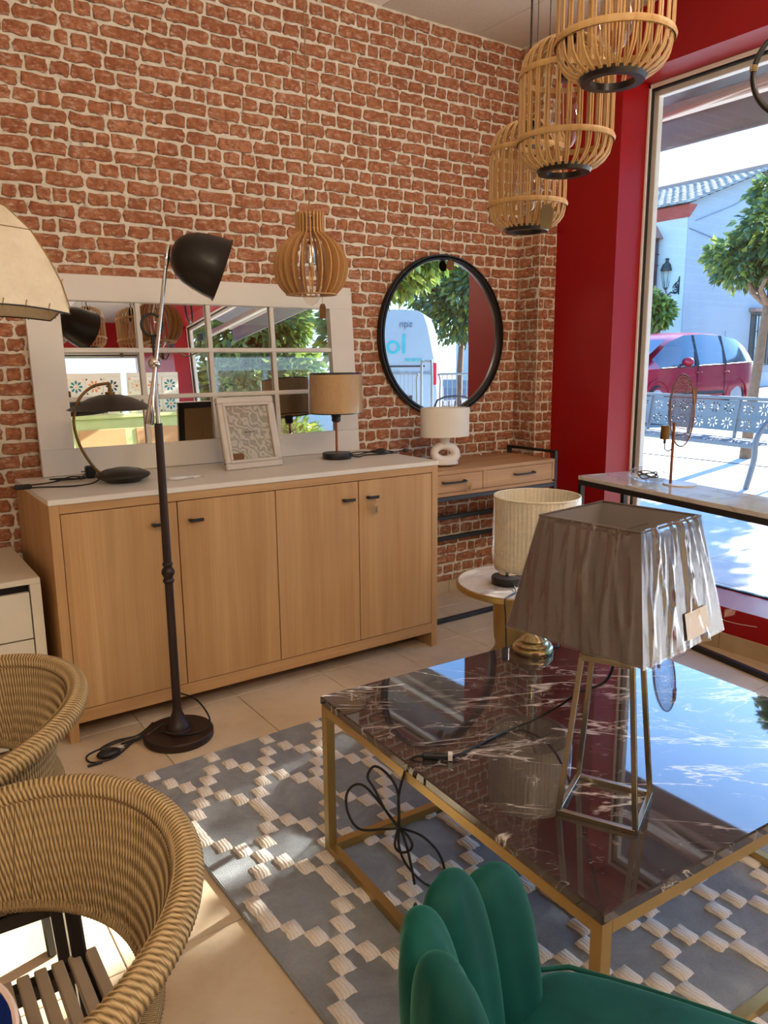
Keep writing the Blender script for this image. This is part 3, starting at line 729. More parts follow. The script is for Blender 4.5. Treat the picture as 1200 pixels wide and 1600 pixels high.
tree('street_tree', 13.0, -8.7, 'dark green tree standing beyond the rear of the van', 2.0, 0.09, (0.1, 0.0),
     [(0, 0, 2.4, .95), (.1, -.9, 3.0, .9), (-.1, .9, 3.0, .9), (0, 0, 4.0, 1.1), (.1, 1.1, 4.2, 1.0)], 8000, 'orange_leaf', 0.2, 15)
tree('street_tree', 5.35, -4.75, 'low branching leafy tree close to the shop, seen in the pane mirror', 1.6, 0.09, (0.1, 0.0),
     [(0, 0, 2.2, .75), (.1, -.7, 2.2, .7), (.55, .4, 2.3, .5), (0, 0, 3.1, .8), (.4, .3, 3.2, .6), (-.1, 0, 1.3, .6), (.3, -.6, 1.2, .6), (.5, .3, 1.2, .45), (-.5, -.2, 1.6, .5), (.1,0,.6,.5)], 13000, 'bright_leaf', 0.18, 21)
tree('small_tree', 18.6, 13.75, 'small round tree in front of the lower shuttered window', 1.6, 0.05, (0, 0), [(0, 0, 2.2, .45), (-.1, .2, 2.5, .35)], 1800, 'bright_leaf', 0.2, 31)

# ------------------------------------------------------------------ outside: the house across the square
GX, GY, GZ0 = 21.2, 14.7, 0.35
hs_ = thing('townhouse', 'white house with a tiled roof and red cornice across the square', 'house', (GX, GY, GZ0))
m = MB(); m.add([(0, 0, -0.4), (3.65, 0, -0.4), (3.65, 0, 6.75), (0, 0, 5.45), (7.3, 0, -0.4), (7.3, 0, 5.4),
                 (0, 12, -0.4), (7.3, 12, -0.4), (0, 12, 5.45), (7.3, 12, 5.4), (3.65, 12, 6.75)],
                [(0, 1, 2, 3), (1, 4, 5, 2), (0, 3, 8, 6), (4, 7, 9, 5), (6, 8, 10, 9, 7)])
m.build('wall', 'facade', hs_)
m = MB(); m.box(-0.03, 0.0, 0.02, 12, 0.5, 5.1); m.build('front_render', 'facade_warm', hs_)
m = MB(); m.box(-0.02, 7.3, -0.04, 0.0, -0.4, 0.45); m.box(-0.05, 0.0, 0, 12, -0.4, 0.5); m.build('plinth', 'plinth', hs_)
m = MB(); m.add([(-0.04, -0.02, 5.06), (-0.04, 12, 5.06), (-0.3, 12, 5.38), (-0.3, -0.2, 5.38), (0, -0.02, 5.06), (0.1, -0.2, 5.4), (0, 12, 5.06), (0.1, 12, 5.4)], [(0, 3, 2, 1), (0, 4, 5, 3), (3, 5, 7, 2)]); m.build('cornice', 'facade_red', hs_)
m = MB(); nr = 46
for i in range(nr):
    y = -0.25+i*0.265
    for k in range(11):
        t0, t1 = k/11, (k+1)/11; p0 = (-0.42+4.1*t0, y, 5.36+1.42*t0+0.05); p1 = (-0.42+4.1*t1+.05, y, 5.36+1.42*t1+0.035)
        vs = []; 
        for (px_, py_, pz_), r_ in ((p0, .12), (p1, .095)):
            for q in range(5): a_ = pi*q/4; vs.append((px_, py_+r_*cos(a_), pz_+r_*sin(a_)*.8))
        m.add(vs, [(q, q+1, q+6, q+5) for q in range(4)]+[(0, 1, 2, 3, 4)])
m.quad((-0.42, -0.35, 5.38), (3.7, -0.35, 6.8), (3.7, 12, 6.8), (-0.42, 12, 5.38))
m.build('roof_tiles', 'roof_tile', hs_, kind='stuff')
m = MB(); m.tube([(3.68, -0.4, 6.86), (3.68, 12, 6.86)], 0.13, 8); m.quad((3.7, -0.35, 6.8), (7.6, -.35, 5.3), (7.6, 12, 5.3), (3.7, 12, 6.8)); m.build('ridge', 'stone_trim', hs_)
# grilled upstairs window on the front
def grille_window(parent, y0, y1, z0, z1, hood=True, deep=0.35):
    w_ = MB(); w_.box(-deep, 0.02, y0, y1, z0, z1); o = w_.build('window_surround', 'shutter', parent)
    q = MB(); q.box(-deep-.012, -deep, y0+.12, y1-.12, z0+.6, z1-.1); q.box(-deep+.05, -.05, y0-.012, y0, z0+.6, z1-.1); q.build('pane', 'far_glass', o)
    q = MB()
    for i in range(9): y = y0-.03+(y1-y0+.06)*i/8; q.bar((-deep-.05, y, z0), (-deep-.05, y, z1), .02, .02)
    for i in range(5): x = -deep-.05+(deep)*i/5; q.bar((x, y0-.05, z0), (x, y0-.05, z1), .02, .02)
    for z in (z0+.05, (z0+z1)/2, z1-.45): q.box(-deep-.06, 0, y0-.06, y1+.05, z-.012, z+.012)
    q.build('grille', 'shutter', o)
    if hood: q = MB(); q.add([(-deep-.18, y0-.18, z1), (-deep-.18, y1+.18, z1), (0, y1+.18, z1), (0, y0-.18, z1), (-.1, y0+.1, z1+.42), (-.1, y1-.1, z1+.42), (0, y1-.1, z1+.42), (0, y0+.1, z1+.42)], [(0, 3, 2, 1), (0, 1, 5, 4), (3, 0, 4, 7), (1, 2, 6, 5), (4, 5, 6, 7)]); q.build('hood', 'stone_trim', o); q = MB().box(-deep-.14, .02, y0-.14, y1+.14, z0-.1, z0).build('window_ledge', 'stone_trim', o)
grille_window(hs_, 1.0, 2.25, 3.0, 4.55); grille_window(hs_, 1.0, 2.25, 0.7, 2.3)
wq = MB(); wq.box(3.7, 4.9, -0.02, 0.05, 0.75, 2.35); wo_ = wq.build('side_window', 'car_trim', hs_)
q = MB(); q.box(3.95, 4.3, -0.03, -0.02, 0.8, 2.3); q.build('pane', 'far_glass', wo_)
q = MB()
for i in range(9): q.bar((3.68+i*.155, -.2, .7), (3.68+i*.155, -.2, 2.4), .022, .022)
for z in (.72, 1.25, 1.8, 2.38): q.box(3.66, 4.95, -.21, -.19, z-.012, z+.012)
for x_ in (3.68, 4.92):
    for z in (.72, 2.38): q.bar((x_, -.2, z), (x_, 0, z), .02, .02)
q.build('grille', 'iron', wo_); q = MB(); q.box(3.55, 5.05, -.25, 0, 2.42, 2.55, .02); q.build('lintel', 'stone_trim', wo_)
q = MB(); q.box(2.3, 3.2, -.02, 0, 1.35, 1.8); q.build('utility_cover', 'facade', hs_)
# wires on the wall
q = MB(); q.tube([(0.0, -.03, 4.75), (3.0, -.03, 4.3), (6.5, -.03, 4.2)], .012, 5); q.tube([(0.3, -.03, 4.98), (2.2, -.03, 5.6), (3.6, -.03, 6.2)], .01, 5); q.build('wire', 'blue_grey_ink', hs_)
# wall lantern
ln = thing('wall_lantern', 'old style glazed street lantern on a scrolled bracket', 'lantern', (GX-0.04, 14.87, 3.3)); ln.scale = (.72, .72, .95)
lz = 0.28
m = MB(); m.lathe([(.0, .0), (.06, .02), (.07, .06), (.10, .08)], 6, (-.05, .62, lz-.22)); m.build('base', 'iron_green', ln)
m = MB(); m.lathe([(.10, 0), (.2, .52)], 6, (-.05, .62, lz-.14), capb=False, capt=False); m.build('glazing', 'window_glass', ln)
m = MB()
for k in range(6): a_ = k*pi/3; m.bar((-.05+.1*cos(a_), .62+.1*sin(a_), lz-.14), (-.05+.2*cos(a_), .62+.2*sin(a_), lz+.38), .015, .015)
m.lathe([(.24, .38), (.25, .42), (.17, .58), (.08, .64), (.05, .7), (.09, .76), (.0, .78)], 6, (-.05, .62, lz)); m.build('roof_cap', 'iron_green', ln)
m = MB(); m.tube(smoothpath([(0, .0, 0), (-.03, .15, -.06), (-.05, .35, -.02), (-.05, .5, -.1), (-.05, .62, lz-.22)], 5), .022, 6)
m.tube(arc((-.03, .14, .1), .13, 0, 340, 18, plane='yz'), .018, 6); m.tube(arc((-.03, .12, .1), .06, 0, 340, 12, plane='yz'), .016, 6)
m.tube(smoothpath([(0, .0, .42), (-.03, .05, .3), (-.03, .16, .24), (-.03, .1, .1)], 4), .018, 6); m.bar((0, 0, -.1), (0, 0, .45), .04, .04); m.build('bracket', 'iron', ln)

# ------------------------------------------------------------------ outside: the red car
car = thing('car', 'red family car parked across the square behind the bench', 'car', (15.0, 9.97, 0.2), atan2(-0.03, -1.0))
# local +x is the nose, -y is the far side, +y is the near (driver) side; origin under the rear axle
def carshape():
    #  x: (sill z, belt z, roof z, half width at belt, half width at roof)
    st_ = [(-0.86, .42, .72, .74, .70, .60), (-0.80, .30, .98, 1.05, .82, .66), (-0.62, .26, 1.03, 1.38, .88, .64), (-0.3, .24, 1.02, 1.52, .90, .64), (0.3, .2, 1.0, 1.59, .91, .65), (1.0, .2, .98, 1.61, .91, .66),
          (1.6, .2, .96, 1.58, .91, .66), (2.05, .2, .94, 1.45, .91, .65), (2.6, .2, .93, 1.12, .90, .68), (2.95, .22, .92, .97, .89, .7), (3.3, .24, .82, .86, .86, .7), (3.52, .32, .62, .66, .76, .6)]
    return st_
stn = carshape()
m = MB(); ring = []
for x, zs, zb, zr, wb_, wr in stn:
    ring.append([(x, wb_*.9, zs), (x, wb_, zs+.15), (x, wb_+.01, (zs+zb)/2), (x, wb_-.02, zb), (x, (wb_+wr)/2-.0, (zb+zr)/2), (x, wr, zr-.03), (x, wr*.75, zr), (x, 0, zr+.015)])
full = [r_+[(x, -y, z) for x, y, z in reversed(r_[:-1])] for r_ in ring]
K = len(full[0]); vs = [p for r_ in full for p in r_]; fs = []; gl_ = []
for i in range(len(full)-1):
    for k_ in range(K-1):
        q = (i*K+k_, i*K+k_+1, (i+1)*K+k_+1, (i+1)*K+k_); (gl_ if (k_ in (3, 4, K-5, K-6) and 1 <= i <= 7) else fs).append(q)
fs.append(tuple(range(K))); fs.append(tuple(reversed(range((len(full)-1)*K, len(full)*K)))); m.add(vs, fs)
# windscreen and rear glass lie on the roof line; body built without the side glass band
m.build('body', 'car_red', car, smooth=35)
m = MB(); m.add(vs, gl_); m.build('side_glass', 'car_glass', car, smooth=35)
m = MB(); m.add([(2.08, .60, 1.44), (2.08, -.60, 1.44), (2.92, -.68, 1.0), (2.92, .68, 1.0)], [(0, 1, 2, 3)])
for v_ in range(4): pass
o = m.build('windscreen', 'car_glass', car); o.location = (0.02, 0, 0.03)
m = MB()
for s_ in (1, -1):
    for xx in (0.48, 1.45): m.bar((xx, s_*.915, .98), (xx-.12, s_*.665, 1.55), .07, .02)
    m.tube(smoothpath([(-.62, s_*.88, 1.03), (.3, s_*.915, 1.0), (1.6, s_*.915, .965), (2.6, s_*.905, .935)], 4), .012, 6)
m.build('window_pillar', 'car_trim', car)
for s_ in (1, -1): MB().box(.5, 2.2, s_*.925-.012, s_*.925+.012, .42, .48, .005).build('rub_strip', 'charcoal_metal', car)
for s_ in (1, -1):
    for xx in (.42, 1.38): MB().tube(smoothpath([(xx-.1, s_*.91, .84), (xx, s_*.95, .85), (xx+.1, s_*.91, .84)], 3), .016, 6).build('door_handle', 'car_red', car)
    MB().box(.47, .475, s_*.905, s_*.924, .25, .98).build('door_gap', 'car_trim', car); MB().box(1.43, 1.435, s_*.905, s_*.924, .25, .97).build('door_gap', 'car_trim', car)
    mr = MB(); mr.ellipsoid((2.0, s_*1.05, 1.05), (.09, .12, .085), 12, 8).build('side_mirror', 'car_red', car, smooth=60)
    MB().bar((2.02, s_*.9, .98), (2.02, s_*1.0, 1.02), .05, .04).build('mirror_stalk', 'car_trim', car)
for xx in (0, 2.7):
    for s_ in (1, -1):
        m = MB(); rot = Matrix.Translation((xx, s_*.80, .33)) @ Matrix.Rotation(pi/2, 4, 'X'); m.lathe([(.20, -.1), (.30, -.11), (.325, -.08), (.325, .08), (.30, .11), (.20, .1)], 28, mat=rot); wh = m.build('wheel', 'tyre', car, smooth=40)
        m = MB(); m.lathe([(0.03, -.09), (.06, -.115), (.06, .115), (.03, .09)], 12, mat=rot)
        for k_ in range(5):
            a_ = k_*2*pi/5; m.bar(rot @ Vector((0, 0, -.1*s_*-1)), rot @ Vector((.21*cos(a_), .21*sin(a_), .1*s_*-1*-1)), .06, .03)
        m.lathe([(.19, -.112), (.22, -.112), (.22, .112), (.19, .112)], 24, mat=rot); m.build('hubcap', 'alloy', wh, smooth=40)
        m = MB(); m.tube(arc((xx, s_*.905, .33), .39, 0, 180, 16, plane='xz'), .022, 6); m.build('wheel_arch', 'car_red', car, smooth=60)

# ------------------------------------------------------------------ outside: van, barriers and chair seen in the mirrors
van = thing('van', 'white delivery van with turquoise lettering seen in the round mirror', 'van', (9.9, -5.7, 0), radians(-47))
prof = [(0, .32), (0.01, .7), (0.07, 1.35), (0.2, 2.0), (0.28, 2.22), (0.4, 2.3), (0.7, 2.33), (3.6, 2.36), (4.3, 2.05), (4.9, 1.35), (5.6, 1.12), (5.75, .9), (5.75, .35)]
m = MB(); n = len(prof)
vs = [(0, -a_, b_) for a_, b_ in prof]+[(0.04, -a_, b_) for a_, b_ in prof]+[(1.9, -a_, b_) for a_, b_ in prof]
m.add(vs, [tuple(range(n))]+[(i, (i+1) % n, n+(i+1) % n, n+i) for i in range(n)]+[(n+i, n+(i+1) % n, 2*n+(i+1) % n, 2*n+i) for i in range(n)]+[tuple(range(3*n-1, 2*n-1, -1))])
m.build('body', 'van_white', van)
for yy in (-0.95, -4.75):
    rot = Matrix.Translation((.1, yy, .34)) @ Matrix.Rotation(pi/2, 4, 'Y')
    m = MB(); m.lathe([(.2, -.12), (.33, -.1), (.34, .1), (.2, .12)], 24, mat=rot); wh = m.build('wheel', 'tyre', van, smooth=40)
    MB().lathe([(.02, -.13), (.2, -.125), (.2, .12)], 20, mat=rot).build('hubcap', 'alloy', wh)
m = MB(); m.box(-.015, .02, -.09, -.012, .83, 1.27, .01); m.build('tail_light', 'tail_red', van)
m = MB(); m.box(-.02, 0, -2.6, -.25, 1.19, 1.22, .005); m.box(-.01, 0, -4.0, -.5, .4, .62, .01); m.build('side_rail', 'charcoal_metal', van)
m = MB(); m.add([(-.004, -4.0, 1.3), (-.004, -4.75, 1.3), (-.004, -4.25, 1.95), (-.004, -4.0, 1.95)], [(0, 1, 2, 3)]); m.build('cab_window', 'car_glass', van)
def text(body, size, mat, parent, loc, rot, name='lettering', ext=0.002):
    cu = bpy.data.curves.new(name, 'FONT'); cu.body = body; cu.size = size; cu.extrude = ext; cu.materials.append(M[mat])
    tmp = bpy.data.objects.new(name, cu); COL.objects.link(tmp); me = bpy.data.meshes.new_from_object(tmp.evaluated_get(bpy.context.evaluated_depsgraph_get())); bpy.data.objects.remove(tmp)
    o = bpy.data.objects.new(name, me); COL.objects.link(o); o.parent = parent; o.location = loc; o.rotation_euler = rot; o['kind'] = 'stuff'; return o
R_ = (pi/2, 0, -pi/2)
text('lo', .56, 'turquoise', van, (-.012, -.62, 1.46), R_); text('www.', .17, 'turquoise', van, (-.012, -.30, 1.29), R_)
text('almacon muebles', .13, 'blue_grey_ink', van, (-.012, -.10, 1.04), R_); text('sqn', .2, 'blue_grey_ink', van, (-.012, -.50, 1.98), R_)
def barrier(y, L, label):
    b = thing('crowd_barrier', label, 'barrier', (8.1, y, 0), 0, 'galvanised barriers beside the van')
    m = MB(); r = .1
    m.tube(smoothpath([(0, 0, .2), (0, 0, 1.0), (0, -r, 1.1), (0, -L+r, 1.1), (0, -L, 1.0), (0, -L, .25), (0, -L+r, .18), (0, -r, .18)], 4, True), .018, 8, closed=True); m.build('frame', 'galvanised', b)
    for i in range(int(L/.12)): MB().cyl((0, -.12*(i+1), .18), (0, -.12*(i+1), 1.09), .007, n=6).build('bar', 'galvanised', b)
    for yy in (-.3, -L+.3): MB().bar((-.28, yy, .015), (.28, yy, .015), .04, .02).bar((0, yy, 0.01), (0, yy, .2), .03, .03).build('foot', 'galvanised', b)
barrier(-4.0, 2.1, 'galvanised crowd barrier further from the shop chair'); barrier(-1.25, 2.1, 'galvanised crowd barrier behind the outdoor metal chair')
b = thing('bike_hoop', 'tall galvanised hoop between the two crowd barriers', 'hoop', (8.1, -3.58, 0))
MB().tube(smoothpath([(0, 0, 0), (0, 0, 1.2), (0, -.06, 1.3), (0, -.22, 1.3), (0, -.28, 1.2), (0, -.28, 0)], 5), .022, 8).build('hoop', 'galvanised', b)
c = thing('terrace_chair', 'dark metal terrace chair on the paving by the barriers', 'chair', (6.3, -0.9, 0), 0.5)
m = MB(); m.box(-.22, .22, -.22, .22, .43, .46, .01); m.build('seat', 'charcoal_metal', c)
for s_ in (1, -1):
    MB().tube(smoothpath([(s_*.22, .26, 0), (s_*.22, .22, .45), (s_*.22, .26, .66), (s_*.22, 0, .68), (s_*.22, -.22, .62), (s_*.22, -.25, 0)], 4), .014, 6).build('leg', 'charcoal_metal', c)
m = MB(); m.tube(smoothpath([(-.22, .22, .45), (-.22, .3, .85), (.22, .3, .85), (.22, .22, .45)], 4), .014, 6)
for i in range(5): m.cyl((-.15+.075*i, .25, .46), (-.15+.075*i, .3, .84), .007, n=6)
m.build('backrest', 'charcoal_metal', c)
# pale houses closing the square (mirror views and daylight side)
def far_house(x, y0, y1, h, label, wm):
    o = thing('far_house', label, 'house', (x, y0, 0.35))
    m = MB(); m.box(0, 7, 0, y1-y0, -.4, h); m.build('wall', wm, o); m = MB(); m.box(-.25, 7.2, -.1, y1-y0+.1, h, h+.18, .02); m.build('eaves', 'roof_tile', o)
    nw = int((y1-y0)/3)
    for i in range(nw):
        for z in (1.0, 3.4):
            yy = 1.2+i*3.0; f_ = MB().box(-.03, 0, yy, yy+1.0, z, z+1.4).build('window', 'shutter', o); MB().box(-.04, -.03, yy+.1, yy+.9, z+.1, z+1.3).build('pane', 'far_glass', f_)
far_house(24, -22, -8, 6.0, 'long pale house to the far right of the square', 'facade_warm'); far_house(27, -7.6, 8, 5.2, 'low pale house facing the shop across the square', 'facade')

def cable(path, mat='cable', r=0.0028, parent=None, name='power_cord', n=6, sub=7):
    return MB().tube(smoothpath(path, sub), r, n).build(name, mat, parent, smooth=60)

# ------------------------------------------------------------------ oak sideboard
SX0, SX1, SY0, SY1, SZ = 0.515, 2.194, 2.75, 3.355, 0.893
sb = thing('sideboard', 'long oak sideboard with four plain doors and a white top against the brick wall', 'sideboard', (SX0, SY0, 0))
W_ = SX1-SX0; D_ = SY1-SY0
MB().box(-0.002, W_+0.002, -0.006, D_, 0.873, SZ, 0.0015).build('top', 'white_lacquer', sb)
m = MB(); m.box(0, 0.034, 0, D_, 0.0, 0.873, 0.001); m.build('side_panel', 'oak_vertical', sb)
m = MB(); m.box(W_-0.034, W_, 0, D_, 0.0, 0.873, 0.001); m.build('side_panel', 'oak_vertical', sb)
MB().box(0.034, W_-0.034, 0, D_, 0.841, 0.873, 0.001).build('top_rail', 'oak_horizontal', sb)
MB().box(0.034, W_-0.034, 0, D_, 0.071, 0.119, 0.001).build('bottom_rail', 'oak_horizontal', sb)
MB().box(0.034, W_-0.034, 0.02, D_, 0.119, 0.841).build('carcass', 'dark_gap', sb)
dx = [0.034, 0.445, 0.85, 1.245, W_-0.034]; hx = [0.372, 0.512, 1.190, 1.312]
for i in range(4):
    d = MB().box(dx[i]+0.002, dx[i+1]-0.002, 0.001, 0.02, 0.122, 0.838, 0.0008).build('door', 'oak_vertical', sb)
    h = MB(); h.box(hx[i]-.027, hx[i]+.027, -0.024, -0.015, 0.758, 0.770, 0.002); h.box(hx[i]-.027, hx[i]-.012, -0.018, 0.002, 0.759, 0.769, 0.001); h.build('handle', 'black_metal', d)
tg = tag(MB().box(-.016, .016, -.001, .001, -.045, 0, 0.0008).add([(-.012, -.0015, -.012), (.0, -.0015, -.012), (.0, -.0015, -.014), (-.012, -.0015, -.014)], [(0, 1, 2, 3)]).build('price_tag', 'kraft_tag'), 'small kraft price tag hanging from the right hand sideboard door handle', 'tag', 'kraft price tags')
tg.location = (SX0+1.318, SY0-0.026, 0.738); tg.rotation_euler = (0, 0, 0.5)
m = MB(); m.cyl((0, 0, 0), (-.004, 0.002, .022), .0007, n=5); m.build('string', 'thread', tg)
for k in range(3): MB().box(-.010+.007*k, -.007+.007*k, -.0018, -.001, -.038, -.014).build('printed_line', 'label_ink', tg)

# ------------------------------------------------------------------ console with two drawers
co_ = thing('console_table', 'oak console with two drawers in a black metal frame beside the sideboard', 'console table', (2.205, 2.965, 0))
CW, CD, CZ = 0.99, 0.385, 0.80
m = MB(); m.box(0, CW, 0, CD, CZ-0.02, CZ, 0.001).build('top', 'oak_console', co_)
m = MB(); m.box(CW-.018, CW, 0, CD, .672, CZ-.02, .001); m.box(0, .018, 0, CD, .672, CZ-.02, .001); m.box(CW/2-.012-.022, CW/2+.012-.022, 0, CD, .69, CZ-.02); m.box(0, CW, 0, CD, .668, .686, .001); m.build('carcass', 'oak_console', co_)
for a_, b_ in ((0.0195, CW/2-.0355), (CW/2-.0085, CW-.0195)):
    d = MB().box(a_, b_, 0.002, .02, .688, CZ-.022, .001).build('drawer', 'oak_console', co_)
    c_ = (a_+b_)/2+.03; h = MB(); h.tube(smoothpath([(c_-.075, .004, .742), (c_-.07, -.018, .740), (c_+.055, -.022, .740), (c_+.06, .004, .742)], 4), .0055, 6); h.build('handle', 'charcoal_metal', d, smooth=50)
def rod(p0, p1, s_=0.022, mat='charcoal_metal', nm='frame_bar', par=None): return MB().bar(p0, p1, s_, s_, bev=.0015).build(nm, mat, par)
for x in (0.011, CW+.011):
    rod((x, .011, 0), (x, .011, CZ+.03), par=co_, nm='leg'); rod((x, CD-.011, 0), (x, CD-.011, CZ+.03), par=co_, nm='leg')
    MB().box(x-.011, x+.011, 0, CD, CZ+.03, CZ+.045, .001).build('end_rail', 'black_metal', co_); MB().box(x-.011, x+.011, .022, CD-.022, .006, .028).build('foot_rail', 'charcoal_metal', co_)
rod((0, .011, .655), (CW, .011, .655), par=co_); rod((.022, .011, .014), (CW, .011, .014), par=co_)
for z in (.463, .342): rod((.022, CD-.011, z), (CW, CD-.011, z), par=co_, nm='back_rail')
tg2 = tag(MB().box(-.016, .016, -.001, .001, -.045, 0, .0008).build('price_tag', 'kraft_tag'), 'kraft price tag hanging from the left console drawer handle', 'tag', 'kraft price tags')
tg2.location = (2.205+.345, 2.965-.026, .728); tg2.rotation_euler = (0, 0, -.3)
MB().cyl((0, 0, 0), (0, .003, .012), .0007, n=5).build('string', 'thread', tg2)
for k in range(2): MB().box(-.008+.009*k, -.004+.009*k, -.0018, -.001, -.036, -.012).build('printed_line', 'label_ink', tg2)

# ------------------------------------------------------------------ white drawer unit at the left
dr = thing('drawer_unit', 'ivory lacquered unit with two open-gap drawers left of the sideboard', 'drawer unit', (-0.42, 2.79, 0))
DW = 0.895
m = MB(); m.box(0, DW, 0, .56, .602, .622, .002); m.build('top', 'ivory_lacquer', dr)
m = MB(); m.box(DW-.035, DW, 0, .56, 0, .602, .001); m.build('side_panel', 'ivory_lacquer', dr)
m = MB(); m.box(0, .035, 0, .56, 0, .602, .001); m.build('side_panel', 'ivory_lacquer', dr)
MB().box(.035, DW-.035, .03, .56, .05, .602).build('carcass', 'dark_gap', dr)
for z0_, z1_ in ((.41, .575), (.235, .405)): MB().box(.037, DW-.039, .0, .02, z0_, z1_, .002).build('drawer', 'ivory_lacquer', dr)
MB().box(.035, DW-.035, .0, .03, .02, .10, .002).build('plinth', 'ivory_lacquer', dr)

# ------------------------------------------------------------------ white window-pane mirror leaning on the wall
MWd, MH = 1.515, 0.807; LEAN = math.atan2(0.062, 0.80)
mi = thing('pane_mirror', 'wide white framed mirror with twelve panes leaning on the brick wall', 'mirror', (0.612, 3.305, SZ+.002))
mi.rotation_euler = (-LEAN, 0, 0)
fw_ = 0.13; m = MB(); top = MH-0.115
m.box(0, MWd, 0, .025, MH-.105, MH, .002).box(0, MWd, 0, .025, 0, .108, .002).box(0, fw_, .0, .025, .108, MH-.105, .001).box(MWd-fw_, MWd, 0, .025, .108, MH-.105, .001); m.build('frame', 'white_lacquer', mi)
MB().box(fw_, MWd-fw_, .018, .022, .1, MH-.1).build('mirror_glass', 'mirror', mi)
MB().box(.01, MWd-.01, .0225, .03, .01, MH-.01).build('backing', 'mdf', mi)
iw = MWd-2*fw_; ih = MH-.213
for i in range(1, 4): x = fw_+iw*i/4; MB().box(x-.011, x+.011, .004, .018, .108, MH-.105, .003).build('glazing_bar', 'white_lacquer', mi)
for i in range(1, 3): z = .108+ih*i/3; MB().box(fw_, MWd-fw_, .003, .018, z-.010, z+.010, .003).build('glazing_bar', 'white_lacquer', mi)

# ------------------------------------------------------------------ round mirror
rm = thing('round_mirror', 'round black framed mirror hung on the brick wall above the console', 'mirror', (2.722, YW-0.012, 1.467))
rot = Matrix.Rotation(pi/2, 4, 'X')
MB().lathe([(.400, .0), (.400, .022), (.403, .028), (.413, .028), (.417, .020), (.421, .028), (.428, .028), (.430, .022), (.430, -.005)], 96, mat=rot, capb=False, capt=False).build('frame', 'gloss_black', rm, smooth=30)
MB().lathe([(.0, .004), (.402, .004)], 96, mat=rot, capt=False).build('mirror_glass', 'mirror', rm)
MB().lathe([(.0, -.006), (.425, -.006)], 96, mat=rot, capt=False).build('backing', 'mdf', rm)
tg = tag(MB().lathe([(0, 0), (.028, 0), (.028, .003), (0, .003)], 10, mat=rot).build('round_tag', 'cork_tag'), 'round brown tag hanging from the top of the round mirror', 'tag')
tg.location = (2.745, YW-.047, 1.467+.375); tg.rotation_euler = (0.1, 0.1, 0)
MB().cyl((0, -.002, .02), (-.01, .004, .052), .0008, n=5).build('string', 'thread', tg)

# ------------------------------------------------------------------ black dome desk lamp
dl = thing('desk_lamp', 'dark metal desk lamp with a shallow domed shade and curved brass arm', 'lamp', (.847, 3.02, SZ))
MB().lathe([(.0, .0), (.062, .0), (.070, .006), (.096, .018), (.103, .026), (.10, .032), (.07, .046), (.03, .054), (0, .056)], 48).build('base', 'dark_shade', dl, smooth=50)
MB().tube(smoothpath([(-.075, 0, .03), (-.11, 0, .07), (-.15, 0, .15), (-.165, 0, .24), (-.14, 0, .32), (-.09, 0, .365), (-.04, 0, .376), (-.022, 0, .374)], 6), .0055, 8).build('arm', 'antique_brass', dl, smooth=60)
MB().cyl((-.025, 0, .378), (-.025, 0, .335), .007).cyl((-.025, 0, .345), (-.025, 0, .335), .018).build('stem', 'antique_brass', dl, smooth=40)
MB().lathe([(.016, .335), (.04, .334), (.08, .322), (.12, .303), (.155, .283), (.161, .280), (.155, .281), (.12, .299), (.08, .317), (.04, .329), (.016, .331)], 56, (-.025, 0, 0), capb=False, capt=False).build('shade', 'dark_shade', dl, smooth=40)
MB().lathe([(0, .325), (.018, .32), (.018, .295), (.0, .285)], 16, (-.025, 0, 0)).build('bulb', 'lamp_glass_frost', dl, smooth=60)
cable([(-.08, .01, .02), (-.12, .0, .003), (-.20, -.02, .003), (-.28, .02, .003), (-.33, .03, .004)], parent=dl)
m = MB(); m.box(-.385, -.325, .02, .045, .0, .018, .005); m.build('inline_switch', 'black_metal', dl)
cable([(-.385, .035, .008), (-.34, .09, .004), (-.25, .10, .006), (-.18, .13, .01), (-.12, .14, .004), (-.19, .17, .008), (-.24, .13, .014), (-.15, .11, .012), (-.10, .16, .018)], parent=dl)
cable([(-.22, .14, .004), (-.15, .17, .012), (-.11, .12, .009), (-.2, .10, .012), (-.22, .16, .01)], parent=dl, name='cord_loop')
m = MB(); m.box(-.10, -.06, .15, .185, .0, .05, .006); m.cyl((-.10, .16, .03), (-.118, .16, .03), .002, n=6); m.build('plug', 'black_metal', dl)

# ------------------------------------------------------------------ table lamp with linen drum shade
tl = thing('drum_lamp', 'table lamp with a brown linen drum shade and thin copper stem on the sideboard', 'lamp', (1.866, 3.10, SZ))
MB().lathe([(.0, 0), (.066, 0), (.068, .004), (.068, .026), (.066, .029), (0, .029)], 40).build('base', 'black_metal', tl, smooth=40)
MB().cyl((0, 0, .029), (0, 0, .18), .0055, n=12).build('stem', 'rose_gold', tl, smooth=60)
MB().lathe([(.012, .17), (.021, .176), (.021, .195), (.023, .197), (.023, .212), (.02, .214), (0, .214)], 24).build('lamp_holder', 'gloss_black', tl, smooth=40)
sh = MB().lathe([(.125, .213), (.121, .396)], 56, capb=False, capt=False).lathe([(.119, .396), (.123, .213)], 56, capb=False, capt=False).build('shade', 'linen_brown', tl, smooth=60)
for r_, z in ((.1255, .213), (.1215, .392)): MB().lathe([(r_, z-.001), (r_+.0008, z+.002), (r_+.0008, z+.004), (r_-.004, z+.005), (r_-.004, z-.001)], 56, capb=False, capt=False).build('trim_band', 'gloss_black', sh)
film_ = MB().lathe([(.127, .208), (.130, .25), (.128, .33), (.125, .398)], 40, capb=False, capt=False).build('shrink_wrap', 'thin_wrap', sh, smooth=60)
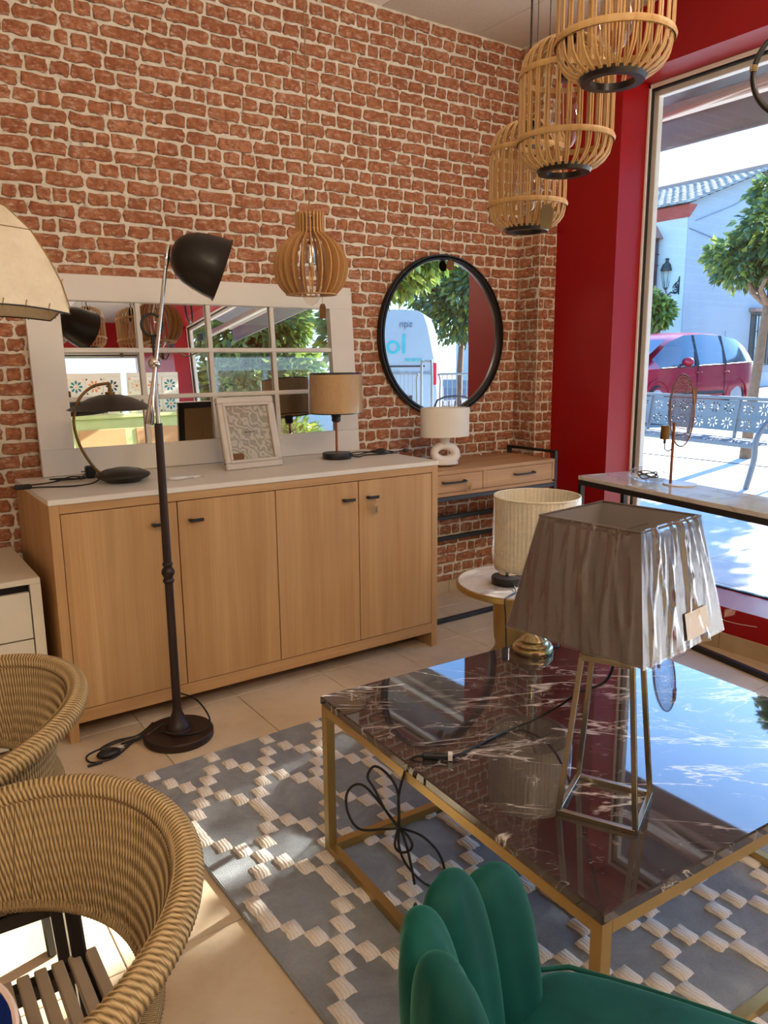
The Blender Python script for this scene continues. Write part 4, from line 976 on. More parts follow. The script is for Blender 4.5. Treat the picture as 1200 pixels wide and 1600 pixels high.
cd2 = cable([(.068, 0, .01), (.1, -.03, .003), (.16, .0, .004), (.24, -.03, .006), (.30, .02, .004), (.22, .05, .01), (.13, .02, .006), (.10, .05, .01), (.17, .06, .013), (.24, .01, .012), (.30, -.02, .006), (.34, .02, .005), (.28, .06, .012), (.2, .02, .016), (.25, -.02, .008), (.33, .0, .006), (.39, .0, .008)], parent=tl, r=.0032)
MB().lathe([(0, 0), (.008, .002), (.010, .015), (.007, .03), (.004, .035)], 10, mat=Matrix.Translation((.385, 0, .01)) @ Matrix.Rotation(pi/2, 4, 'Y')).cyl((.40, .004, .01), (.435, .004, .01), .002, n=6).build('plug', 'black_metal', tl)
MB().ellipsoid((.27, .03, .015), (.03, .018, .012), 12, 8).build('inline_switch', 'black_metal', tl, smooth=60)

# ------------------------------------------------------------------ picture frame
pf = thing('picture_frame', 'pale grey picture frame with a leaf print leaning on the white mirror', 'picture frame', (1.283, 3.03, SZ+.002), radians(3))
pf.rotation_euler = (radians(-14.5), 0, radians(3)); FW, FH = .272, .312
m = MB()
for x0_, x1_, z0_, z1_ in ((0, FW, FH-.028, FH), (0, FW, 0, .028), (0, .028, .028, FH-.028), (FW-.028, FW, .028, FH-.028)): m.box(x0_, x1_, -.004, .016, z0_, z1_, .004)
m.build('outer_moulding', 'frame_grey', pf)
m = MB()
for x0_, x1_, z0_, z1_ in ((.022, FW-.022, FH-.040, FH-.026), (.022, FW-.022, .026, .040), (.022, .036, .04, FH-.04), (FW-.036, FW-.022, .04, FH-.04)): m.box(x0_, x1_, -.008, .012, z0_, z1_, .003)
m.build('inner_moulding', 'frame_grey', pf)
MB().box(.034, FW-.034, .006, .008, .038, FH-.038).build('print', 'leaf_print', pf)
MB().box(.034, FW-.034, .001, .003, .038, FH-.038).build('glass', 'picture_glass', pf)
for k, wd in enumerate((.009, .003, .006, .006, .006)): MB().box(FW/2-.022+k*.0092, FW/2-.022+k*.0092+wd, .0045, .006, FH/2+.0, FH/2+.004).build('tiny_lettering', 'label_ink', pf)
MB().prism([(.037, .040), (.086, .040), (.09, .048), (.088, .064), (.078, .069), (.037, .068)], -.001, .001, Matrix(((1, 0, 0, 0), (0, 0, 1, 0), (0, 1, 0, 0), (0, 0, 0, 1)))).build('corner_sticker', 'cork_tag', pf)
MB().box(.002, FW-.002, .0165, .0185, .002, FH-.002).build('back_edge', 'gloss_black', pf)
bb_ = MB().box(.03, FW-.03, .018, .021, .03, FH-.03).build('backing', 'mdf', pf)
MB().prism([(.10, .03), (.17, .03), (.15, .19), (.12, .19)], .0215, .024, Matrix(((1, 0, 0, 0), (0, 0, 1, 0), (0, 1, 0, 0), (0, 0, 0, 1)))).build('easel_flap', 'mdf', bb_)
# white charging cable
wc = thing('usb_cable', 'small coiled white charging cable on the sideboard behind the floor lamp pole', 'cable', (1.04, 2.93, SZ))
cable([(.07, .0, .004), (.03, .01, .003), (-.03, .02, .003), (-.05, .0, .004), (-.02, -.015, .004), (.03, -.01, .006), (.03, .015, .007), (-.03, .01, .008), (-.04, -.01, .007), (.02, -.012, .008), (.06, .0, .006)], 'white_cable', .0025, wc, 'cord')
MB().box(.055, .085, -.007, .007, .0, .009, .003).build('connector', 'white_cable', wc); MB().box(.085, .10, -.006, .006, .002, .007).build('usb_tip', 'chrome', wc)

# ------------------------------------------------------------------ white ring lamp on the console
wl = thing('ring_lamp', 'white table lamp with an open ring ceramic base and oval shade on the console', 'lamp', (2.522, 3.105, CZ+.006), radians(-18))
m = MB(); pts = []
for k in range(28):
    a_ = 2*pi*k/28; pts.append((.058*cos(a_), 0, .062+.040*sin(a_)-.004*cos(a_)))
m.tube(pts, [.021+.006*max(0, -sin(2*pi*k/28))+.005*max(0, cos(2*pi*k/28)) for k in range(28)], 16, closed=True, flat=1.0)
m.build('ring_base', 'white_ceramic', wl, smooth=80)
MB().lathe([(0, 0), (.06, 0), (.075, .006), (.07, .03), (.03, .035), (0, .035)], 32, sy=.55).build('foot', 'white_ceramic', wl, smooth=60)
MB().lathe([(.026, .108), (.024, .13), (.028, .142), (.028, .152), (0, .153)], 20).build('neck', 'white_ceramic', wl, smooth=60)
MB().lathe([(.131, .150), (.131, .298)], 56, capb=False, capt=False, sy=.62).lathe([(.129, .298), (.129, .150)], 56, capb=False, capt=False, sy=.62).build('shade', 'white_fabric', wl, smooth=60)
m = MB(); m.cyl((0, 0, .15), (0, 0, .29), .006)
for k in range(3): m.cyl((0, 0, .285), (.128*cos(k*2.1), .079*sin(k*2.1), .292), .002, n=5)
m.build('shade_carrier', 'chrome', wl)

# ------------------------------------------------------------------ black floor lamp
fl_ = thing('floor_lamp', 'tall dark floor lamp with chrome arm and black bell shade before the sideboard', 'floor lamp', (.853, 2.578, 0))
MB().lathe([(0, 0), (.122, 0), (.125, .004), (.125, .026), (.122, .03), (0, .03)], 64).build('base', 'bronze', fl_, smooth=40)
MB().lathe([(.05, .03), (.05, .036), (.044, .04), (.043, .05), (.034, .062), (.026, .08), (.019, .10), (.016, .115), (0, .116)], 40).build('collar', 'bronze', fl_, smooth=50)
MB().cyl((0, 0, .11), (0, 0, .60), .0155, .0145, 20).build('lower_pole', 'bronze', fl_, smooth=60)
MB().lathe([(.015, .585), (.020, .592), (.020, .598), (.015, .604), (.018, .612), (.023, .622), (.023, .63), (.018, .64), (.014, .645), (.018, .652), (.018, .658), (.012, .664)], 28).build('turned_joint', 'bronze', fl_, smooth=50)
MB().cyl((0, 0, .655), (0, 0, 1.145), .0145, .0135, 20).build('upper_pole', 'bronze', fl_, smooth=60)
MB().cyl((0, 0, 1.14), (0, 0, 1.32), .0075, n=16).build('chrome_rod', 'chrome', fl_, smooth=60)
MB().ellipsoid((0, 0, 1.345), (.022, .022, .022), 24, 14).build('ball_joint', 'chrome', fl_, smooth=80)
MB().cyl((0, 0, 1.365), (0, .0, 1.425), .004, n=10).cyl((0, 0, 1.405), (0, 0, 1.43), .0065, n=12).tube(arc((0, 0, 1.467), .035, 0, 360, 40, plane='xz')[:-1], .0045, 8, closed=True).build('ring_handle', 'gloss_black', fl_, smooth=60)
vd = Vector((cos(radians(-18)), sin(radians(-18)), 0))          # arm swings in the plane facing the room
A0 = Vector((0, -.012, 1.345)); ad = (vd*0.165+Vector((0, 0, .985))).normalized()
MB().cyl(A0-ad*.06, A0+ad*.335, .0065, n=16).build('swing_arm', 'chrome', fl_, smooth=60)
MB().tube([A0+ad*.315, A0+ad*.33, A0+ad*.375, A0+ad*.38], [.0075, .0095, .0085, .004], 14).build('arm_tip', 'chrome', fl_, smooth=50)
MB().tube([A0-ad*.05, A0-ad*.10, A0-ad*.20, A0-ad*.205], [.006, .008, .016, .013], 20).build('counterweight', 'chrome', fl_, smooth=40)
hp = A0+ad*.365+vd*.012; hd = (vd*.93+Vector((0, 0, -.36))).normalized()
q = hd.to_track_quat('Z', 'Y').to_matrix().to_4x4(); mt = Matrix.Translation(hp) @ q
pr = [(.0, .0), (.03, .003), (.052, .014), (.072, .035), (.086, .062), (.095, .095), (.101, .13), (.104, .165), (.107, .168), (.1085, .172)]
MB().lathe([(r_*.97, z) for r_, z in pr]+[(r_*.97-.003, z-.0) for r_, z in reversed(pr[2:])], 64, mat=mt, capb=False, capt=False).build('bell_shade', 'gloss_black', fl_, smooth=40)
MB().lathe([(0, .03), (.02, .03), (.022, .09), (.03, .12), (.0, .15)], 20, mat=mt).build('bulb', 'lamp_glass_frost', fl_, smooth=60)
cable([(.02, .02, .16), (.08, .01, .12), (.11, -.03, .05), (.06, -.07, .034), (-.01, -.05, .034), (-.05, .0, .035), (-.13, .06, .01), (-.19, .06, .006), (-.13, .03, .02), (-.04, .04, .05), (-.1, .055, .02), (-.22, .03, .004), (-.26, .07, .004), (-.2, .1, .004), (-.12, .09, .008), (-.06, .1, .035)], parent=fl_, r=.0032)
cable([(-.08, .07, .03), (-.16, .04, .008), (-.24, -.02, .004), (-.31, -.01, .004), (-.31, .05, .004), (-.22, .08, .004), (-.1, .08, .014)], parent=fl_, name='cord_loop', r=.0032)
MB().ellipsoid((-.25, .0, .016), (.042, .026, .016), 16, 8).box(-.26, -.24, -.01, .01, .028, .034, .002).build('foot_switch', 'black_metal', fl_, smooth=50)
MB().box(-.33, -.28, -.035, -.027, .002, .01, .002).build('plug', 'black_metal', fl_); MB().box(-.215, -.19, .025, .045, .008, .0095).build('cable_label', 'paper_white', fl_)

# ------------------------------------------------------------------ cream lamp with brass foot on the coffee table
TZ = 0.47
cl = thing('brass_lamp', 'cream pleated drum lamp in plastic with a stepped brass foot on the marble table', 'lamp', (1.632, 1.579, TZ))
MB().lathe([(0, 0), (.060, 0), (.062, .003), (.062, .017), (.060, .020), (.054, .022), (.055, .028), (.048, .033), (.040, .035), (.041, .042), (.034, .048), (.022, .055), (.012, .066), (.010, .07), (.0, .07)], 48).build('foot', 'brass', cl, smooth=35)
MB().lathe([(.010, .068), (.015, .078), (.016, .086), (.011, .094), (.013, .10), (.009, .11), (.009, .26), (.013, .265), (.013, .30), (0, .3)], 24).build('stem', 'brass', cl, smooth=50)
n = 120
def pleated(r0, z0_, r1, z1_, amp): 
    m = MB(); vs = [((r0+amp*(i % 2))*cos(2*pi*i/n), (r0+amp*(i % 2))*sin(2*pi*i/n), z0_) for i in range(n)]+[((r1+amp*(i % 2))*cos(2*pi*i/n), (r1+amp*(i % 2))*sin(2*pi*i/n), z1_) for i in range(n)]
    return m.add(vs, [(i, (i+1) % n, n+(i+1) % n, n+i) for i in range(n)])
sh = pleated(.119, .275, .122, .483, .0015).build('shade', 'cream_pleat', cl)
pleated(.116, .276, .119, .482, .0015).build('lining', 'cream_pleat', sh)
for r_, z in ((.121, .275), (.124, .483)): MB().tube(arc((0, 0, z), r_, 0, 360, 56)[:-1], .003, 6, closed=True).build('rim_tape', 'cream_pleat', sh)
MB().lathe([(.105, .258), (.122, .266), (.1295, .30), (.128, .38), (.1265, .46), (.1275, .486)], 56, capb=False, capt=False).build('plastic_wrap', 'clear_bag', sh, smooth=60)
m = MB()
for k in range(3): m.cyl((0, 0, .30), (.118*cos(k*2.1), .118*sin(k*2.1), .30), .002, n=5)
m.build('shade_carrier', 'brass', cl)
cable([(.06, -.02, .01), (.09, -.02, .003), (.14, .01, .003), (.22, -.02, .003), (.27, -.1, .003)], parent=cl)

# ------------------------------------------------------------------ round side table and the black-based lamp on it
rt_ = thing('round_side_table', 'round side table with pale marble top, gold rim and turned gold pedestal', 'side table', (2.075, 2.075, 0))
MB().lathe([(.0, .476), (.25, .476), (.2545, .48), (.2545, .498), (.252, .501), (.247, .501), (.247, .490), (0, .49)], 72, capb=False).build('gold_rim', 'gold', rt_, smooth=35)
MB().lathe([(.0, .49), (.2465, .49), (.2465, .5), (.0, .5)], 72).build('marble_top', 'grey_marble', rt_, smooth=35)
MB().lathe([(0, 0), (.165, 0), (.172, .006), (.173, .03), (.168, .09), (.150, .15), (.128, .19), (.108, .215), (.099, .235), (.098, .25), (.104, .27), (.108, .33), (.110, .42), (.112, .476)], 64).build('pedestal', 'gold', rt_, smooth=50)
bl = thing('black_base_lamp', 'small black lamp stem on a round base, standing on the round side table', 'lamp', (2.005, 2.085, .5))
MB().lathe([(0, 0), (.058, 0), (.06, .003), (.06, .027), (.058, .03), (0, .03)], 40).build('base', 'black_metal', bl, smooth=40)
MB().cyl((0, 0, .03), (0, 0, .20), .007, n=12).build('stem', 'black_metal', bl, smooth=60)
MB().lathe([(.02, .03), (.035, .0305), (.035, .032), (.02, .032)], 20, (.025, .02, 0)).build('base_sticker', 'kraft_tag', bl)
MB().cyl((0, 0, .20), (0, 0, .25), .014, n=16).build('lamp_holder', 'black_metal', bl, smooth=50)
cable([(-.02, -.055, .01), (-.06, -.11, .004), (-.115, -.13, -.0+.004), (-.158, -.155, .0), (-.166, -.17, -.06), (-.163, -.175, -.2), (-.16, -.175, -.27)], parent=bl)
m = MB(); m.tube([(-.16, -.175, -.265), (-.16, -.175, -.275), (-.16, -.175, -.33), (-.16, -.175, -.345)], [.004, .011, .011, .004], 8); m.build('inline_switch', 'black_metal', bl, smooth=40)
cable([(-.16, -.175, -.345), (-.158, -.175, -.42), (-.14, -.16, -.495)], parent=bl, name='lower_cord')

# ------------------------------------------------------------------ pendants
def bamboo(loc, label, dia=0.205, wire=None):
    R = dia/2; t = thing('bamboo_pendant', label, 'pendant lamp', loc, 0, 'bamboo cage pendants in a rising cluster')
    H = 0.27; nb = 27
    def prof(s):        # cage profile: mouth ring, belly, straight side, shoulder, crown
        pts = [(R*.44, .0), (R*.74, .012), (R*.95, .035), (R*1.0, .075), (R*1.0, .13), (R*1.0, .185), (R*.96, .222), (R*.8, .25), (R*.5, .268), (R*.3, .272)]
        return pts
    P = prof(0)
    sl_ = MB()
    for da in (-.027, .027):
        sp = smoothpath([(r*cos(da)-0*sin(da), r*sin(da), z) for r, z in P], 2)
        sl_.tube(sp, .0023, 5)
    me = sl_.mesh('cane', 'bamboo', 60)
    for k in range(nb): inst('cane', me, t, (0, 0, 0), (0, 0, 2*pi*k/nb))
    for z, rr_ in ((.065, R+.001), (.20, R*.985)):
        m = MB(); m.lathe([(rr_+.0035, z-.006), (rr_+.006, z), (rr_+.0035, z+.006), (rr_-.001, z+.006), (rr_-.001, z-.006)], 56, capb=False, capt=False); m.build('hoop', 'bamboo', t, smooth=50)
    m = MB(); m.lathe([(R*.40, -.004), (R*.56, -.004), (R*.60, .004), (R*.56, .010), (R*.40, .008), (R*.40, -.004)], 48, capb=False, capt=False); m.build('mouth_ring', 'gloss_black', t, smooth=35)
    m = MB(); m.lathe([(R*.34, .268), (R*.34, .276), (.0, .28)], 32, capb=False); m.build('crown_disc', 'gloss_black', t, smooth=40)
    m = MB(); m.lathe([(.0, .19), (.021, .19), (.021, .255), (.013, .275), (.0, .28)], 20); m.build('lamp_holder', 'gloss_black', t, smooth=40)
    m = MB(); m.lathe([(.013, .192), (.016, .175), (.030, .13), (.034, .105), (.031, .08), (.018, .055), (.004, .045), (0, .044)], 24, capb=False); bu = m.build('bulb', 'bulb_glass', t, smooth=60)
    m = MB()
    for k in range(4): a_ = k*pi/2; m.cyl((.006*cos(a_), .006*sin(a_), .085), (.01*cos(a_), .01*sin(a_), .165), .001, n=4)
    m.build('filament', 'filament', bu)
    m = MB(); m.cyl((0, 0, .275), (0, 0, ZC-loc[2]), .0028, n=8); m.build('cord', 'cable', t)
    if wire: MB().cyl((wire[0], wire[1], .262), (wire[0], wire[1], ZC-loc[2]), .0013, n=6).build('support_wire', 'cable', t)
    MB().lathe([(0, ZC-loc[2]-.02), (.04, ZC-loc[2]-.018), (.045, ZC-loc[2])], 24).build('ceiling_rose', 'gloss_black', t)
    return t
bamboo((1.584, 1.603, 1.692), 'lowest and farthest of the three bamboo cage pendants, with a hanging tag', wire=(.014, -.01))
bamboo((1.388, 1.291, 1.760), 'middle one of the three bamboo cage pendants', wire=(-.033, .023))
bamboo((1.228, 1.031, 1.850), 'nearest bamboo cage pendant, cut off by the top of the picture')
tg = tag(MB().prism([(-.014, -.06), (.014, -.06), (.016, -.012), (.006, 0), (-.006, 0), (-.016, -.012)], -.001, .001, Matrix.Rotation(pi/2, 4, 'X')).build('paper_tag', 'olive_tag'), 'olive card tag dangling under the farthest bamboo pendant', 'tag')
tg.location = (1.53, 1.475, 1.735); tg.rotation_euler = (0, .05, -.6)
MB().cyl((0, 0, 0), (.0, .004, .05), .0007, n=5).build('string', 'thread', tg)

wp = thing('wood_pendant', 'onion shaped pendant of curved plywood slats hanging before the brick wall', 'pendant lamp', (1.43, 2.53, 1.58))
P = [(.088, 0), (.116, .03), (.131, .07), (.134, .10), (.128, .135), (.108, .17), (.080, .195), (.058, .21), (.052, .222), (.052, .282)]
outer = smoothpath([(r, 0, z) for r, z in P], 3); inner = []
for v in outer:
    z = v.z; wdt = .030 if z < .15 else max(.014, .030-(z-.15)*.25); inner.append(Vector((max(.018, v.x-wdt), 0, z)))
m = MB(); N = len(outer); th = .0022
vs = [(v.x, -th, v.z) for v in outer]+[(v.x, -th, v.z) for v in inner]+[(v.x, th, v.z) for v in outer]+[(v.x, th, v.z) for v in inner]
fs = []
for i in range(N-1):
    fs += [(i, i+1, N+i+1, N+i), (2*N+i, 3*N+i, 3*N+i+1, 2*N+i+1), (i, 2*N+i, 2*N+i+1, i+1), (N+i, N+i+1, 3*N+i+1, 3*N+i)]
fs += [(0, N, 3*N, 2*N), (N-1, 3*N-1, 4*N-1, 2*N-1)]
me = m.add(vs, fs).mesh('slat', 'plywood')
for k in range(24): inst('slat', me, wp, (0, 0, 0), (0, 0, 2*pi*k/24+.05))
for z, a_, b_ in ((.0, .060, .092), (.272, .02, .046), (.225, .024, .046)): MB().lathe([(a_, z), (b_, z), (b_, z+.0035), (a_, z+.0035), (a_, z)], 40, capb=False, capt=False).build('ring_plate', 'plywood', wp)
MB().lathe([(.0, .11), (.0185, .11), (.0185, .165), (.016, .175), (.008, .185), (.0, .19)], 24).build('lamp_holder', 'chrome', wp, smooth=40)
m = MB(); m.lathe([(.013, .112), (.016, .10), (.030, .055), (.036, .02), (.034, -.005), (.018, -.028), (.003, -.036), (0, -.0365)], 28, capb=False); bu = m.build('bulb', 'bulb_glass', wp, smooth=60)
m = MB()
for k in range(4): a_ = k*pi/2; m.cyl((.005*cos(a_), .005*sin(a_), .02), (.008*cos(a_), .008*sin(a_), .085), .0011, n=4)
m.build('filament', 'filament', bu)
MB().cyl((0, 0, .185), (0, 0, ZC-1.58), .0024, n=8).build('cord', 'thread', wp); MB().lathe([(0, ZC-1.58-.02), (.04, ZC-1.58-.018), (.045, ZC-1.58)], 24).build('ceiling_rose', 'plywood', wp)
tg = tag(MB().prism([(-.0105, -.052), (.0105, -.052), (.0115, -.012), (.007, 0), (-.007, 0), (-.0115, -.012)], -.001, .001, Matrix.Rotation(pi/2, 4, 'X')).build('wooden_tag', 'cork_tag'), 'brown tag hanging below the onion shaped wooden pendant', 'tag')
tg.location = (1.452, 2.49, 1.548); tg.rotation_euler = (0, 0, -.5)
MB().cyl((0, 0, 0), (.0, .03, .035), .0007, n=5).build('string', 'thread', tg)

# parchment dome shade hanging at the left
ps = thing('parchment_pendant', 'large cream parchment dome shade with stitched edges, cut by the left picture edge', 'pendant lamp', (.15, 1.90, 1.46))
m = MB(); nseg = 6; prof = [(.305, 0.0), (.292, .05), (.270, .10), (.238, .155), (.193, .20), (.12, .232), (.05, .245)]; off = radians(-34.5)
stit = MB(); hem = MB()
for k in range(nseg):
    a0, a1 = off+2*pi*k/nseg, off+2*pi*(k+1)/nseg; V = []
    for r_, z in prof:
        for j in range(7):
            t_ = j/6; a_ = a0+(a1-a0)*t_; bul = r_*(cos(pi/nseg)+(1-cos(pi/nseg))*abs(2*t_-1)**1.6*1.0)/1.0; dz = -.012*(abs(2*t_-1)**2) if z == 0 else 0
            V.append((bul*cos(a_), bul*sin(a_), z+dz))
    m.add(V, [(i*7+j, i*7+j+1, (i+1)*7+j+1, (i+1)*7+j) for i in range(len(prof)-1) for j in range(6)])
    hem.tube([V[j] for j in range(7)], .0018, 5)
    for j in range(1, 6):
        p_ = Vector(V[j]); stit.cyl(p_+Vector((0, 0, -.004)), p_*1.004+Vector((.004, .004, .012)), .0012, n=4)
    stit.tube([(r_*1.003*cos(a0), r_*1.003*sin(a0), z) for r_, z in prof], .0016, 5); stit.tube([(x_*1.004, y_*1.004, z_) for x_, y_, z_ in V[21:28]], .0011, 4); hem.cyl((.298*cos((a0+a1)/2)*cos(pi/6), .298*sin((a0+a1)/2)*cos(pi/6), .002), (.05*cos((a0+a1)/2), .05*sin((a0+a1)/2), .10), .0022, n=6)
    for r_, z in prof[1:5]: stit.cyl((r_*cos(a0-.015)*1.005, r_*sin(a0-.015)*1.005, z), (r_*cos(a0+.02)*1.005, r_*sin(a0+.02)*1.005, z+.008), .0014, n=4)
m.build('panels', 'parchment', ps, smooth=30); hem.build('wire_hem', 'gloss_black', ps); stit.build('stitching', 'thread', ps, kind='stuff')
MB().lathe([(.02, .232), (.05, .234), (.05, .228), (.02, .226)], 24, capb=False, capt=False).cyl((0, 0, .12), (0, 0, .24), .02).build('lamp_holder', 'gloss_black', ps)
MB().cyl((0, 0, .23), (0, 0, ZC-1.46), .003, n=8).build('cord', 'cable', ps)
MB().lathe([(0, .03), (.03, .05), (.03, .08), (.012, .12)], 20).build('bulb', 'lamp_glass_frost', ps, smooth=60)

# black ring pendant at the right edge, tied with jute
rp = thing('ring_pendant', 'black metal ring pendant tied with jute at the right picture edge', 'pendant lamp', (2.14, 1.178, 2.08), radians(-58))
MB().tube(arc((0, 0, 0), .115, 0, 360, 48, plane='xz')[:-1], .0075, 8, closed=True).build('hoop', 'gloss_black', rp, smooth=60)
MB().cyl((0, 0, .115), (0, 0, ZC-2.08), .0025, n=8).build('cord', 'cable', rp)
m = MB()
for k in range(4): m.tube(arc((-.115, 0, .01+.004*k), .0095, 0, 360, 8)[:-1], .0015, 4, closed=True)
m.build('jute_binding', 'rope', rp); MB().cyl((0, 0, .06), (0, 0, .115), .018, n=16).build('lamp_holder', 'gloss_black', rp)

# ------------------------------------------------------------------ rug
rg = thing('rug', 'grey rug with raised cream checker trellis under the marble table', 'rug', (.64, 2.375, 0))
rg.rotation_euler = (0, 0, radians(1.2)); RW, RL = 1.46, 2.45
m = MB(); NX, NY = 12, 17; vs = []
rr = random.Random(4)
m.box(0, RW, -RL, 0, 0.0005, .010, .004); m.build('pile', 'rug_grey', rg)
# edge binding
m = MB(); m.tube([(0.0, 0, .006), (0, -RL, .006)], .0055, 6); m.tube([(0, 0, .006), (RW, 0, .006)], .0055, 6); m.tube([(RW, 0, .006), (RW, -RL, .006)], .0055, 6); m.build('edge_binding', 'rug_grey', rg, kind='stuff')
def rug_block(L, W, seed):
    r = random.Random(seed); b = MB(); nx, ny = 4, max(4, int(L/.012)); V = []
    for i in range(ny+1):
        for j in range(nx+1):
            e = (i in (0, ny)) or (j in (0, nx)); x = -W/2+W*j/nx; y = -L/2+L*i/ny
            V.append((x+(r.uniform(-.0022, .0022) if e else 0), y+(r.uniform(-.0022, .0022) if e else 0), .0105 if e else .0178+r.uniform(-.001, .0015)))
            if e: pass
    # pull the second ring out so that the sides stand steep
    for i in range(ny+1):
        for j in range(nx+1):
            if (i in (1, ny-1) or j in (1, nx-1)) and i not in (0, ny) and j not in (0, nx):
                x, y, z = V[i*(nx+1)+j]; fx = (abs(x)+.6*(W/2-abs(x)))*(1 if x > 0 else -1) if j in (1, nx-1) else x; fy = (abs(y)+.6*(L/2-abs(y)))*(1 if y > 0 else -1) if i in (1, ny-1) else y
                V[i*(nx+1)+j] = (fx, fy, z-.001)
    b.add(V, [(i*(nx+1)+j, i*(nx+1)+j+1, (i+1)*(nx+1)+j+1, (i+1)*(nx+1)+j) for i in range(ny) for j in range(nx)]); return b.mesh('cream_block', 'rug_cream', 60)
blk = [rug_block(.056, .042, k) for k in range(8)]; bars = [rug_block(.135, .042, 50+k) for k in range(4)]
cnt = 0; ax, ay = .781-.64, 1.754-2.375
for i in range(-3, 10):
    for j in range(-6, 4):
        X, Y = ax+i*.21, ay+j*.402
        for sx in (-1, 0, 1):
            for sy in (-2, -1, 1, 2):
                if sx == 0: continue
                a_, b_ = X+sx*.0355*abs(sy), Y+sy*.0545
                if .02 < a_ < RW-.02 and -RL+.03 < b_ < -.03: inst('cream_block', blk[cnt % 8], rg, (a_, b_, 0)); cnt += 1
        if .02 < X < RW-.02 and -RL+.03 < Y < -.03: inst('cream_block', blk[cnt % 8], rg, (X, Y, 0)); cnt += 1
        a_, b_ = X+.105, Y+.201
        if .02 < a_ < RW-.02 and -RL+.07 < b_ < -.07: inst('cream_block', bars[cnt % 4], rg, (a_, b_, 0)); cnt += 1
        elif .02 < a_ < RW-.02 and -.07 <= b_ < 0.03: inst('cream_block', blk[cnt % 8], rg, (a_, -.032, 0)); cnt += 1
print('rug blocks', cnt)

# ------------------------------------------------------------------ coffee table
ct = thing('coffee_table', 'square coffee table with black veined marble top on a thin gold frame', 'coffee table', (1.415, 1.172, 0), radians(-2.4))
h_ = .492
MB().box(-h_, h_, -h_, h_, .447, .470, .003).build('marble_top', 'black_marble', ct)
w2 = .0125; e = h_-w2-.003
for sx in (-1, 1):
    for sy in (-1, 1): MB().box(sx*e-w2, sx*e+w2, sy*e-w2, sy*e+w2, .0108, .446, .001).build('leg', 'gold', ct)
for s_ in (-1, 1):
    for z0_, z1_, nm in ((.421, .446, 'top_rail'), (.0108, .036, 'base_rail')):
        MB().box(-e+w2, e-w2, s_*e-w2, s_*e+w2, z0_, z1_, .001).build(nm, 'gold', ct); MB().box(s_*e-w2, s_*e+w2, -e+w2, e-w2, z0_, z1_, .001).build(nm, 'gold', ct)

# ------------------------------------------------------------------ taupe lamp in its plastic wrap
tp = thing('taupe_lamp', 'table lamp with a square tapering taupe shade still in plastic on a nickel frame', 'lamp', (1.155, .907, TZ), 0)
def sq(c, h, rot, z): return [Vector((c[0]+h*sqrt(2)*cos(rot+pi/4+k*pi/2), c[1]+h*sqrt(2)*sin(rot+pi/4+k*pi/2), z)) for k in range(4)]
RB = radians(26.5); lo_ = sq((0, 0), .0735, RB, .005); hi_ = sq((0, 0), .0465, RB, .322)
for k in range(4): MB().bar(lo_[k], hi_[k], .010, .010, up=(cos(RB), sin(RB), 0), bev=.0006).build('frame_leg', 'nickel', tp)
for k in range(4):
    MB().bar(lo_[k], lo_[(k+1) % 4], .010, .010, bev=.0006).build('base_bar', 'nickel', tp); MB().bar(hi_[k], hi_[(k+1) % 4], .012, .012, bev=.0006).build('top_bar', 'nickel', tp)
MB().box(-.047, .047, -.047, .047, .322, .329, 0, Matrix.Rotation(RB, 4, 'Z')).cyl((0, 0, .329), (0, 0, .47), .008).cyl((0, 0, .345), (0, 0, .40), .017).build('lamp_holder', 'nickel', tp, smooth=40)
MB().cyl((.02, .01, .322), (.02, .01, .295), .009, n=12).build('cord_grip', 'black_metal', tp)
RS = radians(7)
zb, zt = .375, .591; B_ = sq((0, 0), .1435, RS, zb); T_ = sq((0, 0), .104, RS, zt)
m = MB()
for k in range(4):
    l = (k+1) % 4; m.add([B_[k], B_[l], T_[l], T_[k]], [(0, 1, 2, 3)])
sh = m.build('shade', 'taupe_satin', tp)
m = MB(); B2 = sq((0, 0), .1425, RS, zb+.001); T2 = sq((0, 0), .103, RS, zt-.001)
for k in range(4): l = (k+1) % 4; m.add([B2[k], T2[k], T2[l], B2[l]], [(0, 1, 2, 3)])
m.build('lining', 'taupe_inside', sh)
for R4, nm in ((B_, 'lower_trim'), (T_, 'upper_trim')): MB().tube(R4+[R4[0]], .0022, 6, cap=False).build(nm, 'taupe_satin', sh)
m = MB(); m.bar((T_[0]+T_[1])/2-Vector((0,0,.03)), (T_[2]+T_[3])/2-Vector((0,0,.03)), .002, .002); m.bar((T_[1]+T_[2])/2-Vector((0,0,.03)), (T_[3]+T_[0])/2-Vector((0,0,.03)), .002, .002); m.build('shade_carrier', 'chrome', sh)
